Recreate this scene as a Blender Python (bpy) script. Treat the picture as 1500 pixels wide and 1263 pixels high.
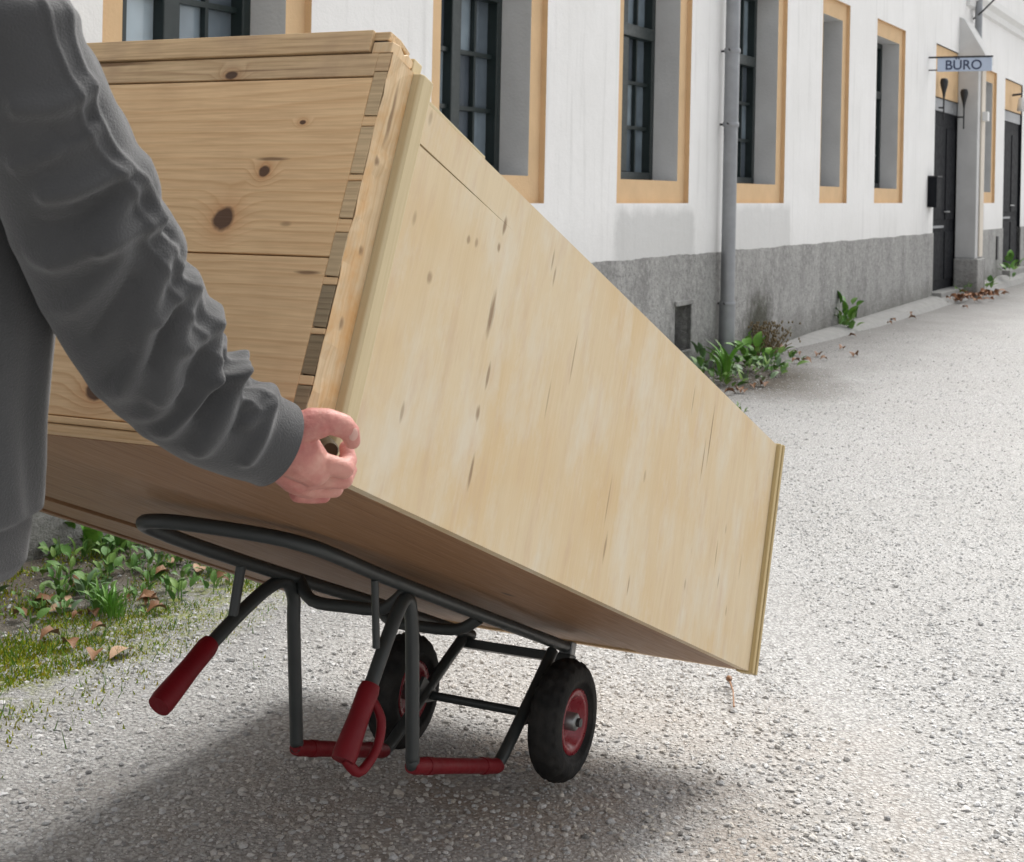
import bpy, math, random
import numpy as np
from mathutils import Matrix, Vector

# ---------------------------------------------------------------- clear
for o in list(bpy.data.objects):
    bpy.data.objects.remove(o)
scene = bpy.context.scene
COL = scene.collection
R = random.Random(7)
NR = np.random.RandomState(11)

# ---------------------------------------------------------------- camera
EYE = 1.30
ROLL = math.atan(.0205)
CR, SR = math.cos(ROLL), math.sin(ROLL)
F_PX, P_X, P_Y = 2170.0, 750.0, 274.0
cam_data = bpy.data.cameras.new('camera')
cam = bpy.data.objects.new('camera', cam_data)
COL.objects.link(cam)
cam.matrix_world = Matrix(((CR, -SR, 0, 0), (0, 0, -1, 0), (SR, CR, 0, EYE), (0, 0, 0, 1)))
cam_data.sensor_fit = 'HORIZONTAL'
cam_data.sensor_width = 36
cam_data.lens = F_PX / 1500 * 36
cam_data.shift_x = 0
cam_data.shift_y = -(631.5 - P_Y) / 1500
cam_data.clip_start = .05
cam_data.clip_end = 2000
cam_data.dof.use_dof = True
cam_data.dof.focus_distance = 2.6
cam_data.dof.aperture_fstop = 16.0
scene.camera = cam

# ---------------------------------------------------------------- light
SUN_EL, SUN_AZ = math.radians(54), math.radians(25)      # azimuth clockwise from +Y
world = bpy.data.worlds.new('World')
scene.world = world
world.use_nodes = True
wn, wl = world.node_tree.nodes, world.node_tree.links
bg = wn['Background']
sky = wn.new('ShaderNodeTexSky')
sky.sky_type = 'NISHITA'
sky.sun_disc = False
sky.sun_elevation = SUN_EL
sky.sun_rotation = SUN_AZ
sky.air_density = 1.0
sky.dust_density = 4.0
sky.ozone_density = 1.0
hs = wn.new('ShaderNodeHueSaturation')
hs.inputs['Saturation'].default_value = .13               # overcast: nearly grey sky
wl.new(sky.outputs[0], hs.inputs['Color'])
wl.new(hs.outputs[0], bg.inputs['Color'])
bg.inputs['Strength'].default_value = .118
sd = bpy.data.lights.new('sun', 'SUN')
sd.energy = 1.5
sd.angle = math.radians(30)
sd.color = (1, .97, .92)
sun = bpy.data.objects.new('sun', sd)
COL.objects.link(sun)
sdir = Vector((math.sin(SUN_AZ) * math.cos(SUN_EL), math.cos(SUN_AZ) * math.cos(SUN_EL), math.sin(SUN_EL)))
sun.rotation_euler = sdir.to_track_quat('Z', 'Y').to_euler()
sun.location = (5, -5, 12)
vs = scene.view_settings
vs.view_transform = 'Standard'
vs.look = 'None'
vs.gamma = 1
vs.exposure = 1.13
vs.use_curve_mapping = False

# ---------------------------------------------------------------- reference helpers (camera ray -> world point)
def ray(x, y):
    a, b = (x - P_X) / F_PX, (y - P_Y) / F_PX
    return np.array([a * CR + b * SR, 1.0, a * SR - b * CR])
def at(x, y, Y):                       # the point seen at (x, y) at depth Y
    return np.array([0, 0, EYE]) + ray(x, y) * Y
def gpt(x, y, z=0.0):                  # the ground point seen at (x, y)
    r = ray(x, y)
    return np.array([0, 0, EYE]) + r * ((z - EYE) / r[2])

# facade frame: s along the wall, d into the wall, z up
FB = np.array([1.6523, 11.3043, 0.0])
FD = np.array([.46347, .88611, 0]); FN = np.array([-.88611, .46347, 0])
FM = Matrix(((FD[0], FN[0], 0, FB[0]), (FD[1], FN[1], 0, FB[1]), (0, 0, 1, 0), (0, 0, 0, 1)))
def fw(s, d, z): return FB + FD * s + FN * d + np.array([0, 0, z])

# cabinet frame: u along its length (head to foot), v across to the left, w out of the underside
U = np.array([.41518183, .82211765, -.38954668])
V = np.array([-.89443967, .44708218, -.00975735])
Wv = np.array([.16613769, .35247708, .92095503])
C0 = np.array([-.252545, 1.77, .97029])
CL, CW, CH, CE = 1.995, 1.149, .528, .054
def cw(u, v, w): return C0 + U * u + V * v + Wv * w
CM = Matrix(((U[0], V[0], Wv[0], C0[0]), (U[1], V[1], Wv[1], C0[1]), (U[2], V[2], Wv[2], C0[2]), (0, 0, 0, 1)))

# ---------------------------------------------------------------- object helpers
def link(o, parent=None):
    COL.objects.link(o)
    if parent: o.parent = parent
    return o
def tag(o, label=None, cat=None, group=None, kind=None):
    if label: o['label'] = label
    if cat: o['category'] = cat
    if group: o['group'] = group
    if kind: o['kind'] = kind
    return o
def empty(name, M=None, label=None, cat=None, group=None):
    o = bpy.data.objects.new(name, None)
    o.empty_display_size = .1
    if M is not None: o.matrix_world = M
    COL.objects.link(o)
    return tag(o, label, cat, group)
def T(x, y, z, rz=0): return Matrix.Translation((x, y, z)) @ Matrix.Rotation(rz, 4, 'Z')

class MB:
    """collects shapes for ONE mesh object"""
    def __init__(s): s.v = []; s.f = []; s.sm = []
    def add(s, vs, fs, smooth=False):
        n = len(s.v); s.v += [tuple(map(float, p)) for p in vs]
        s.f += [tuple(i + n for i in f) for f in fs]; s.sm += [smooth] * len(fs); return s
    def box(s, a, b):
        (x0, y0, z0), (x1, y1, z1) = a, b
        return s.add([(x0, y0, z0), (x1, y0, z0), (x1, y1, z0), (x0, y1, z0), (x0, y0, z1), (x1, y0, z1), (x1, y1, z1), (x0, y1, z1)],
                     [(0, 3, 2, 1), (4, 5, 6, 7), (0, 1, 5, 4), (1, 2, 6, 5), (2, 3, 7, 6), (3, 0, 4, 7)])
    def prism(s, poly, z0, z1, ax=(0, 1, 2)):      # poly in the first two axes, extruded along the third
        n = len(poly); vs = []
        for z in (z0, z1):
            for p in poly:
                q = [0, 0, 0]; q[ax[0]], q[ax[1]], q[ax[2]] = p[0], p[1], z; vs.append(q)
        fs = [tuple(range(n))[::-1], tuple(range(n, 2 * n))] + [(i, (i + 1) % n, n + (i + 1) % n, n + i) for i in range(n)]
        return s.add(vs, fs)
    def tube(s, pts, r, n=12, cap=True, up=None, smooth=True):
        P = [np.array(p, float) for p in pts]; m = len(P)
        rr = list(r) if hasattr(r, '__len__') else [r] * m
        vs = []; a = None
        for i in range(m):
            t = P[min(i + 1, m - 1)] - P[max(i - 1, 0)]; t /= np.linalg.norm(t) + 1e-12
            if a is None:
                a = np.array(up if up is not None else ((0, 0, 1) if abs(t[2]) < .9 else (1, 0, 0)), float)
            a = a - t * (a @ t); a /= np.linalg.norm(a) + 1e-12; b = np.cross(t, a)
            for k in range(n):
                th = 2 * math.pi * k / n; vs.append(P[i] + rr[i] * (a * math.cos(th) + b * math.sin(th)))
        fs = [(i * n + k, i * n + (k + 1) % n, (i + 1) * n + (k + 1) % n, (i + 1) * n + k) for i in range(m - 1) for k in range(n)]
        s.add(vs, fs, smooth)
        if cap:
            s.add(vs[:n], [tuple(range(n))[::-1]]); s.add(vs[-n:], [tuple(range(n))])
        return s
    def lathe(s, prof, M, n=32, closed=False):     # prof (r, h) about local z of M
        vs = []; m = len(prof)
        for r, h in prof:
            for k in range(n):
                th = 2 * math.pi * k / n; vs.append(M @ Vector((r * math.cos(th), r * math.sin(th), h)))
        rng = m if closed else m - 1
        fs = [(i * n + k, i * n + (k + 1) % n, ((i + 1) % m) * n + (k + 1) % n, ((i + 1) % m) * n + k) for i in range(rng) for k in range(n)]
        return s.add(vs, fs, True)
    def mesh(s, name, mat):
        me = bpy.data.meshes.new(name); me.from_pydata(s.v, [], s.f)
        me.polygons.foreach_set('use_smooth', s.sm); me.materials.append(mat); me.update()
        return me
    def build(s, name, mat, parent=None, world=False, bevel=0, shift=None):
        """verts are in the parent's local frame (world=True: in world coordinates)"""
        if world and parent:
            mi = np.array(parent.matrix_world.inverted()); v = np.array(s.v)
            s.v = [tuple(p) for p in v @ mi[:3, :3].T + mi[:3, 3]]
        if shift is not None: s.v = [(p[0] - shift[0], p[1] - shift[1], p[2] - shift[2]) for p in s.v]
        o = link(bpy.data.objects.new(name, s.mesh(name, mat)), parent)
        if bevel:
            b = o.modifiers.new('bevel', 'BEVEL'); b.width = bevel; b.segments = 2; b.limit_method = 'ANGLE'; b.angle_limit = math.radians(40)
        return o

def smooth_path(pts, n=6, closed=False):           # Catmull-Rom
    P = [np.array(p, float) for p in pts]; out = []; m = len(P)
    for i in range(m - 1):
        a, b, c, d = P[max(i - 1, 0)], P[i], P[i + 1], P[min(i + 2, m - 1)]
        for k in range(n):
            t = k / n
            out.append(.5 * ((2 * b) + (c - a) * t + (2 * a - 5 * b + 4 * c - d) * t * t + (-a + 3 * b - 3 * c + d) * t ** 3))
    out.append(P[-1]); return out
def np_mesh(name, verts, faces, mat, smooth=True, colors=None):
    me = bpy.data.meshes.new(name); verts = np.asarray(verts, np.float32); faces = np.asarray(faces, np.int32)
    k = faces.shape[1]
    me.vertices.add(len(verts)); me.vertices.foreach_set('co', verts.ravel())
    me.loops.add(faces.size); me.loops.foreach_set('vertex_index', faces.ravel())
    me.polygons.add(len(faces)); me.polygons.foreach_set('loop_start', np.arange(0, faces.size, k, dtype=np.int32))
    me.polygons.foreach_set('use_smooth', np.full(len(faces), smooth))
    if colors is not None:
        ca = me.color_attributes.new('tint', 'FLOAT_COLOR', 'POINT')
        ca.data.foreach_set('color', np.asarray(colors, np.float32).ravel())
    me.materials.append(mat); me.update(); me.validate(); return me

# ---------------------------------------------------------------- material helpers
class NT:
    def __init__(s, name):
        s.m = bpy.data.materials.new(name); s.m.use_nodes = True
        s.n = s.m.node_tree.nodes; s.l = s.m.node_tree.links; s.b = s.n['Principled BSDF']
    def node(s, t, ins=None, **kw):
        x = s.n.new('ShaderNode' + t)
        for k, v in kw.items(): setattr(x, k, v)
        for k, v in (ins or {}).items():
            if isinstance(v, bpy.types.NodeSocket): s.l.new(v, x.inputs[k])
            else: x.inputs[k].default_value = v
        return x
    def math(s, op, a, b=0.0, c=0.0): return s.node('Math', {0: a, 1: b, 2: c}, operation=op).outputs[0]
    def vmath(s, op, a, b=(0, 0, 0)): return s.node('VectorMath', {0: a, 1: b}, operation=op).outputs[0]
    def coord(s, kind='Object'): return s.node('TexCoord').outputs[kind]
    def noise(s, vec, scale, detail=3, rough=.55, dist=0): return s.node('TexNoise', {'Vector': vec, 'Scale': scale, 'Detail': detail, 'Roughness': rough, 'Distortion': dist}).outputs['Fac']
    def ramp(s, fac, stops):
        r = s.node('ValToRGB', {'Fac': fac}); e = r.color_ramp.elements
        while len(e) < len(stops): e.new(.5)
        for q, (p, c) in zip(e, stops): q.position = p; q.color = (*c, 1) if len(c) == 3 else c
        return r.outputs['Color']
    def rng(s, v, a, b, c=0.0, d=1.0): return s.node('MapRange', {0: v, 1: a, 2: b, 3: c, 4: d}).outputs[0]
    def mix(s, fac, a, b, mode='MIX'):
        x = s.node('Mix', data_type='RGBA', blend_type=mode)
        for i, v in ((0, fac), (6, a), (7, b)):
            if isinstance(v, bpy.types.NodeSocket): s.l.new(v, x.inputs[i])
            else: x.inputs[i].default_value = (*v, 1) if (i and len(v) == 3) else v
        return x.outputs[2]
    def scale(s, vec, sc): return s.node('Mapping', {'Vector': vec, 'Scale': sc}).outputs[0]
    def bump(s, h, dist, strength=1.0, prev=None):
        ins = {'Height': h, 'Distance': dist, 'Strength': strength}
        if prev is not None: ins['Normal'] = prev
        return s.node('Bump', ins).outputs[0]
    def set(s, **kw):
        names = {'base': 'Base Color', 'rough': 'Roughness', 'metal': 'Metallic', 'normal': 'Normal', 'spec': 'Specular IOR Level', 'sheen': 'Sheen Weight', 'sss': 'Subsurface Weight', 'coat': 'Coat Weight'}
        for k, v in kw.items():
            i = s.b.inputs[names[k]]
            if isinstance(v, bpy.types.NodeSocket): s.l.new(v, i)
            else: i.default_value = (*v, 1) if k == 'base' and len(v) == 3 else v
        return s.m

def plain(name, col, rough=.6, metal=0, var=.25, sc=8, bump=0, bsc=60, spec=.5):
    t = NT(name); c = t.coord()
    n = t.noise(c, sc, 4); col2 = t.mix(n, tuple(x * (1 - var) for x in col), tuple(min(1, x * (1 + var)) for x in col))
    kw = dict(base=col2, rough=t.rng(t.noise(c, sc * 3), .3, .7, rough - .08, min(1, rough + .08)), metal=metal, spec=spec)
    if bump: kw['normal'] = t.bump(t.noise(c, bsc, 4), bump)
    return t.set(**kw)

def wood(name, light, dark, ax, freq=38, wob=.05, fine=.25, knots=(), streaks=(), patch=None, rough=.55, contrast=1.0, vknots=0.0, grime=False):
    """pine: growth lines along axis ax, bent by knots; knots = (pos, radius along grain, radius across)"""
    t = NT(name); obj = t.coord()
    rnd = t.node('ObjectInfo').outputs['Random']
    c = t.vmath('ADD', obj, t.node('CombineXYZ', {i: t.math('MULTIPLY', rnd, k) for i, k in ((0, 7.3), (1, 5.1), (2, 3.7))}).outputs[0])
    st = [1, 1, 1]; st[ax] = .16
    sc = t.scale(c, tuple(st))
    warp = t.noise(sc, 5, 3, .5)
    acr = [i for i in range(3) if i != ax]
    sx = t.node('SeparateXYZ', {0: c}).outputs
    g = t.math('ADD', t.math('MULTIPLY', sx[acr[0]], 1.0), t.math('MULTIPLY', sx[acr[1]], .83))
    g = t.math('ADD', g, t.math('MULTIPLY', warp, wob * 2))
    kmask = None; halo = None
    for pos, ra, rc in knots:
        sv = [1 / rc] * 3; sv[ax] = 1 / ra
        d = t.node('VectorMath', {0: t.vmath('MULTIPLY', t.vmath('SUBTRACT', obj, pos), tuple(sv))}, operation='LENGTH').outputs['Value']
        d = t.math('ADD', d, t.math('MULTIPLY', t.math('SUBTRACT', t.noise(obj, 45, 2), .5), .6))
        k = t.rng(d, .72, 1.0, 1, 0); h = t.rng(d, .7, 3.6, 1, 0)
        kmask = k if kmask is None else t.math('MAXIMUM', kmask, k)
        halo = h if halo is None else t.math('MAXIMUM', halo, h)
    if halo is not None: g = t.math('ADD', g, t.math('MULTIPLY', t.math('POWER', halo, 2), .03))
    ph = t.math('FRACT', t.math('MULTIPLY', g, freq))
    ring = t.ramp(ph, [(0, (0, 0, 0)), (.62, (.35, .35, .35)), (.86, (1, 1, 1)), (1, (0, 0, 0))])
    ring = t.math('MULTIPLY', ring, t.rng(t.noise(sc, 9, 2), .3, .75, .1, 1))
    st2 = [260, 260, 260]; st2[ax] = 9
    fib = t.noise(t.scale(c, tuple(st2)), 1, 3, .6)
    blot = t.noise(t.scale(c, tuple(st)), 3.2, 3, .6)
    col = t.mix(t.math('MULTIPLY', ring, .75 * contrast), light, dark)
    col = t.mix(t.rng(blot, .35, .75, 0, .42), col, tuple(np.array(light) * np.array((.93, .80, .62))))
    col = t.mix(t.math('MULTIPLY', t.rng(fib, .35, .7), fine), col, tuple(x * .62 for x in dark))
    if patch: col = t.mix(t.math('MULTIPLY', t.rng(t.noise(obj, patch[1], 4, .6), .45, .68), patch[2]), col, patch[0])
    if grime:                                      # old scrubbed board: grey wash, pinkish scuffs, pinholes, faint cross marks
        g1 = t.noise(t.scale(obj, (3.0, 3.0, 1.6)), 2.6, 6, .68); g2 = t.noise(t.scale(obj, (9, 9, 2.2)), 3.0, 5, .65); g3 = t.noise(t.scale(obj, (60, 60, 7)), 2.0, 3, .6)
        col = t.mix(t.rng(g1, .48, .66, 0, .6), col, (.62, .57, .47)); col = t.mix(t.rng(g2, .52, .72, 0, .5), col, (.50, .345, .23))
        col = t.mix(t.rng(g3, .60, .78, 0, .14), col, (.33, .23, .13)); col = t.mix(t.rng(t.noise(obj, 9, 5, .7), .58, .8, 0, .35), col, (.68, .60, .48))
        pv = t.node('TexVoronoi', {'Vector': t.scale(obj, (1, 1, .45)), 'Scale': 17.0}, feature='F1').outputs
        pk = t.math('MULTIPLY', t.rng(pv['Distance'], .05, .11, 1, 0), t.math('GREATER_THAN', t.node('SeparateColor', {0: pv['Color']}).outputs[1], .83))
        col = t.mix(t.math('MULTIPLY', pk, .45), col, (.22, .14, .08))
    if vknots:
        sv = [1, 1, 1]; sv[ax] = .42
        vo = t.node('TexVoronoi', {'Vector': t.scale(c, tuple(sv)), 'Scale': 5.5, 'Randomness': 1.0}, feature='F1').outputs
        sel = t.math('GREATER_THAN', t.node('SeparateColor', {0: vo['Color']}).outputs[0], 1 - vknots)
        km = t.math('MULTIPLY', t.rng(vo['Distance'], .03, .075, 1, 0), sel)
        col = t.mix(t.math('MULTIPLY', km, .8), col, tuple(x * .3 for x in dark))
    if halo is not None: col = t.mix(t.math('MULTIPLY', t.math('POWER', halo, 3), .55), col, tuple(np.array(dark) * (.95, .72, .5)))
    if kmask is not None: col = t.mix(t.math('MULTIPLY', kmask, .88), col, (.035, .015, .010))
    for pos, ra, rc, a in streaks:                 # short dark checks along the grain
        sv = [1 / rc] * 3; sv[ax] = 1 / ra
        d = t.node('VectorMath', {0: t.vmath('MULTIPLY', t.vmath('SUBTRACT', obj, pos), tuple(sv))}, operation='LENGTH').outputs['Value']
        d = t.math('ADD', d, t.math('MULTIPLY', t.math('SUBTRACT', t.noise(t.scale(obj, tuple(st)), 120, 2), .5), 1.1))
        col = t.mix(t.rng(d, .45, 1.1, a, 0), col, (.19, .11, .052))
    val = t.math('ADD', .88, t.math('MULTIPLY', rnd, .22))
    col = t.mix(1.0, col, t.node('CombineXYZ', {0: val, 1: val, 2: val}).outputs[0], 'MULTIPLY')
    nrm = t.bump(fib, .0004, .7, t.bump(ring, .0005, .5))
    return t.set(base=col, rough=t.rng(fib, .3, .7, rough - .1, rough + .1), normal=nrm, spec=.35)
#@@MATERIALS
M = {}
# walls
t = NT('white_plaster'); c = t.coord()
sx = t.node('SeparateXYZ', {0: c}).outputs
n1 = t.noise(c, 1.3, 5, .62); n2 = t.noise(c, 14, 4); n3 = t.noise(t.scale(c, (7, 7, .5)), 1.6, 4, .6)
col = t.mix(t.rng(n1, .35, .75), (.83, .825, .815), (.76, .755, .74))
col = t.mix(t.math('MULTIPLY', t.rng(n3, .55, .8), .5), col, (.52, .515, .50))
edge = t.math('MULTIPLY', t.math('SUBTRACT', t.noise(c, 5, 4, .65), .5), .24)
for (s0, s1, z0, z1, a) in ((-2.15, -.72, .8, 1.17, .62), (.1, 1.62, .8, 1.2, .5), (-5.2, -4.6, .8, 1.1, .4)):   # greyer repair patches under two windows
    ms = t.math('MULTIPLY', t.rng(t.math('ADD', sx[0], edge), s0 - .03, s0 + .05), t.rng(t.math('ADD', sx[0], edge), s1 - .05, s1 + .03, 1, 0))
    mz = t.rng(t.math('ADD', sx[2], t.math('MULTIPLY', edge, .7)), z1 - .05, z1 + .03, 1, 0)
    col = t.mix(t.math('MULTIPLY', t.math('MULTIPLY', ms, mz), a), col, (.50, .50, .49))
col = t.mix(t.math('MULTIPLY', t.rng(t.math('ADD', sx[2], t.math('MULTIPLY', n2, .2)), .86, 1.25, 1, 0), .3), col, (.6, .59, .57))
M['plaster'] = t.set(base=col, rough=.92, spec=.2, normal=t.bump(t.noise(c, 90, 4, .6), .003, .6, t.bump(n2, .006, .5)))

t = NT('rough_render'); c = t.coord()
n1 = t.noise(c, 48, 6, .75); n2 = t.noise(t.scale(c, (1.6, 1.6, .75)), 2.0, 6, .72); n4 = t.noise(c, 24, 4, .7)
sx = t.node('SeparateXYZ', {0: c}).outputs
col = t.mix(t.rng(n2, .3, .72), (.50, .495, .48), (.26, .256, .248))
col = t.mix(t.math('MULTIPLY', t.rng(n1, .48, .68), .85), col, (.12, .12, .114))
col = t.mix(t.math('MULTIPLY', t.rng(n4, .52, .68), .65), col, (.60, .59, .57))
damp = t.rng(t.math('ADD', sx[2], t.math('MULTIPLY', t.noise(c, 4, 4), .35)), .18, .5, 1, 0)
col = t.mix(t.math('MULTIPLY', damp, .55), col, (.115, .11, .09))
ms_ = t.node('VectorMath', {0: t.vmath('MULTIPLY', t.vmath('SUBTRACT', c, (.75, 0, .22)), (2.6, 0, 2.9))}, operation='LENGTH').outputs['Value']
col = t.mix(t.math('MULTIPLY', t.rng(t.math('ADD', ms_, t.math('MULTIPLY', t.math('SUBTRACT', t.noise(c, 7, 4, .7), .5), 1.5)), .35, 1.15, 1, 0), .85), col, (.062, .062, .042))
M['render'] = t.set(base=col, rough=.95, spec=.15, normal=t.bump(n1, .012, .9, t.bump(n4, .015, .7)))

M['orange'] = plain('ochre_paint', (.65, .455, .265), .85, var=.14, sc=5, bump=.002, spec=.2)
M['reveal'] = plain('grey_reveal_plaster', (.58, .58, .575), .92, var=.22, sc=2.6, bump=.003, spec=.2)
M['sash'] = plain('dark_green_window_paint', (.013, .022, .022), .38, var=.3, sc=12)
M['door'] = plain('black_door_paint', (.008, .009, .012), .7, var=.4, sc=6, spec=.15)
M['zinc'] = plain('weathered_zinc', (.30, .31, .325), .5, metal=.75, var=.25, sc=7, bump=.001, bsc=20)
M['iron'] = plain('wrought_iron', (.018, .018, .02), .5, var=.3)
M['concrete'] = plain('pale_concrete', (.30, .297, .285), .9, var=.22, sc=9, bump=.004, bsc=50, spec=.2)
M['white_paint'] = plain('white_paint', (.72, .72, .71), .6, var=.06)
M['cream'] = plain('cream_paint', (.62, .56, .48), .8, var=.1)
M['paper'] = plain('paper_notice', (.70, .71, .74), .7, var=.1)
M['roof'] = plain('roof_tile', (.25, .12, .08), .8, var=.3)
M['sign_blue'] = plain('pale_blue_sign_enamel', (.46, .54, .68), .35, var=.06)
M['navy'] = plain('navy_lettering', (.03, .045, .10), .4, var=.1)
t = NT('window_glass'); rnd = t.node('ObjectInfo').outputs['Random']; c = t.coord()
col = t.ramp(rnd, [(0, (.08, .095, .115)), (.35, (.17, .21, .245)), (.7, (.31, .385, .44)), (1, (.45, .54, .60))])
col = t.mix(t.rng(t.noise(c, 2.5, 3), .3, .7, 0, .6), col, (.03, .035, .045))
M['glass'] = t.set(base=col, rough=.07, spec=.5, normal=t.bump(t.noise(c, 3, 2), .004, .25))

# cabinet wood
head_knots = [((0, .203, .306), .019, .020), ((0, .157, .375), .010, .010), ((0, .115, .447), .006, .004), ((0, .33, .06), .02, .015)]
M['pine_head'] = wood('old_pine_head_planks', (.76, .555, .325), (.45, .225, .095), 1, 70, .055, .32, patch=((.50, .32, .17), 4, .5), knots=head_knots,
                      streaks=[((0, .15, .393), .03, .003, .9), ((0, .05, .235), .022, .003, .9), ((0, .10, .30), .01, .004, .5)], contrast=1.0)
M['pine_front'] = wood('old_pine_front_rail', (.64, .47, .275), (.33, .185, .08), 1, 95, .05, .45, patch=((.36, .24, .15), 7, .6), streaks=[((0, .47, .545), .07, .004, .95), ((0, .30, .565), .10, .002, .8), ((0, .12, .572), .06, .002, .8), ((0, .2, .527), .09, .0015, .7)], knots=[((0, .255, .521), .012, .007)])
sm = [((.413, 0, .325), .040, .009, .8), ((.40, 0, .464), .016, .006, .8), ((.395, 0, .425), .008, .005, .7), ((.447, 0, .094), .032, .005, .75), ((1.478, 0, .42), .07, .004, .8),
      ((1.452, 0, .36), .05, .003, .7), ((1.34, 0, .46), .035, .003, .5), ((.441, 0, .238), .022, .005, .7), ((.432, 0, .177), .014, .006, .7), ((.584, 0, .478), .02, .004, .55), ((.60, 0, .455), .018, .004, .55),
      ((.73, 0, .36), .05, .003, .5), ((.66, 0, .26), .04, .003, .45), ((.98, 0, .17), .05, .003, .5), ((1.0, 0, .09), .03, .005, .6), ((1.14, 0, .05), .02, .004, .6),
      ((1.62, 0, .20), .03, .004, .6), ((1.66, 0, .15), .02, .004, .6), ((1.8, 0, .20), .03, .003, .5), ((1.74, 0, .10), .014, .004, .6), ((.215, 0, .31), .010, .008, .55), ((.22, 0, .12), .016, .006, .5), ((.30, 0, .40), .007, .006, .6), ((.325, 0, .405), .008, .006, .5)]
M['pine_side'] = wood('pale_scrubbed_side_panel', (.61, .495, .325), (.51, .39, .235), 2, 11, .10, .06, streaks=sm, contrast=.4, patch=((.56, .39, .19), 3.4, .6), grime=True)
M['pine_edge'] = wood('raw_pine_edge', (.66, .52, .34), (.46, .27, .12), 2, 50, .06, .3, patch=((.56, .29, .09), 13, .9), vknots=.4, streaks=[((.03, 0, .47), .05, .006, .8), ((.022, 0, .40), .008, .006, .8), ((.035, 0, .28), .008, .006, .7), ((.03, 0, .18), .01, .006, .7)])
M['pine_strip'] = wood('yellow_pine_moulding', (.60, .50, .31), (.44, .32, .16), 2, 40, .04, .15, contrast=.5)
M['pine_batten'] = wood('yellow_pine_foot_moulding', (.50, .39, .20), (.34, .24, .11), 2, 50, .04, .2, contrast=.5)
M['pine_under'] = wood('shade_dark_pine_underside', (.27, .148, .072), (.13, .058, .025), 0, 30, .07, .25, vknots=.25)  # underside shade is put into this darker base colour
M['pine_end'] = wood('pine_end_grain', (.34, .27, .17), (.13, .09, .05), 1, 150, .02, .45, contrast=1.2)
M['pine_end_pale'] = wood('pale_pine_end_grain', (.60, .46, .28), (.33, .23, .13), 1, 150, .02, .4, contrast=1.0)
M['dark_gap'] = plain('dark_gap_wood', (.045, .028, .02), .9, var=.4, sc=30)
M['grip_shade'] = plain('shade_dark_brass', (.04, .028, .012), .55, metal=.6, var=.3)  # near black: the shade inside the fist is put into the colour
# hand truck
M['grey_paint'] = plain('charcoal_truck_paint', (.032, .037, .037), .42, var=.18, sc=16, bump=.0003, bsc=90)
M['red_plastic'] = plain('dark_red_plastic', (.155, .003, .008), .55, var=.25, sc=20, bump=.0004, bsc=120, spec=.3)
M['red_rim'] = plain('red_rim_paint', (.24, .014, .025), .3, var=.2, sc=30)
t = NT('tyre_rubber'); c = t.coord()
n = t.noise(c, 110, 3)
M['rubber'] = t.set(base=t.mix(t.rng(t.noise(c, 22, 4), .4, .75), (.012, .012, .012), (.035, .033, .03)), rough=.8, spec=.3, normal=t.bump(n, .002, .8))
M['steel'] = plain('dull_steel', (.30, .31, .31), .4, metal=.8, var=.2)
# person
t = NT('grey_sweat_fabric'); c = t.coord()
n1 = t.noise(c, 420, 2); n2 = t.noise(c, 9, 4)
M['jacket'] = t.set(base=t.mix(n2, (.040, .040, .041), (.066, .066, .067)), rough=.85, spec=.3, sheen=.22, normal=t.bump(n1, .0014, .8))
t = NT('ribbed_cuff'); c = t.coord()
M['cuff'] = t.set(base=t.mix(t.noise(c, 60, 3), (.055, .055, .057), (.08, .08, .082)), rough=.9, spec=.2, sheen=.2, normal=t.bump(t.noise(c, 500, 2), .0008, .6))
M['zip'] = plain('dark_piping', (.07, .07, .072), .6, var=.2)
t = NT('skin'); c = t.coord()
n1 = t.noise(c, 18, 4); n2 = t.noise(c, 55, 3)
col = t.mix(t.rng(n1, .3, .7), (.55, .27, .215), (.40, .125, .11)); col = t.mix(t.math('MULTIPLY', t.rng(n2, .5, .75), .3), col, (.62, .42, .33))
M['skin'] = t.set(base=col, rough=.52, spec=.4, sss=.06, normal=t.bump(t.noise(c, 240, 3), .0012, .6, t.bump(t.noise(t.scale(c, (1, 1, 2.5)), 45, 3), .003, .5))); t.b.inputs['Subsurface Radius'].default_value = (.01, .004, .002)
M['nail'] = plain('finger_nail', (.58, .34, .28), .3, var=.1)
M['hair'] = plain('dark_brown_hair', (.04, .025, .016), .6, var=.4, sc=60, bump=.004, bsc=80)
M['denim'] = plain('dark_trousers', (.03, .034, .045), .9, var=.25, sc=30, bump=.001, bsc=250)
M['shoe'] = plain('dark_shoe', (.02, .02, .02), .5, var=.3)
M['eye'] = plain('eye_white', (.7, .68, .65), .2, var=.05)
M['iris'] = plain('iris', (.05, .035, .02), .2, var=.2)
# plants
def leafmat(name, a, b, rough=.42):
    t = NT(name); rnd = t.node('ObjectInfo').outputs['Random']; c = t.coord()
    col = t.mix(rnd, a, b); col = t.mix(t.rng(t.noise(c, 40, 3), .4, .7, 0, .4), col, tuple(x * .6 for x in a))
    m = t.set(base=col, rough=rough, spec=.4, normal=t.bump(t.noise(c, 120, 2), .002, .5))
    t.b.inputs['Transmission Weight'].default_value = 0
    return m
M['leaf'] = leafmat('weed_leaf', (.075, .20, .035), (.20, .32, .065), .55)
M['leaf_pale'] = leafmat('grey_green_leaf', (.20, .29, .17), (.11, .22, .08), .55)
M['leaf_bright'] = leafmat('bright_blade', (.10, .28, .03), (.17, .34, .05))
M['dead'] = leafmat('dead_leaf', (.19, .085, .035), (.30, .16, .08), .6)
M['dead_tan'] = leafmat('tan_dead_leaf', (.50, .33, .21), (.46, .29, .18), .6)
t = NT('leaf_heap'); c = t.coord(); M['dead_heap'] = t.set(base=t.ramp(t.noise(c, 9, 2), [(.35, (.13, .055, .025)), (.5, (.27, .11, .04)), (.65, (.36, .2, .11))]), rough=.7)
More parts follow.
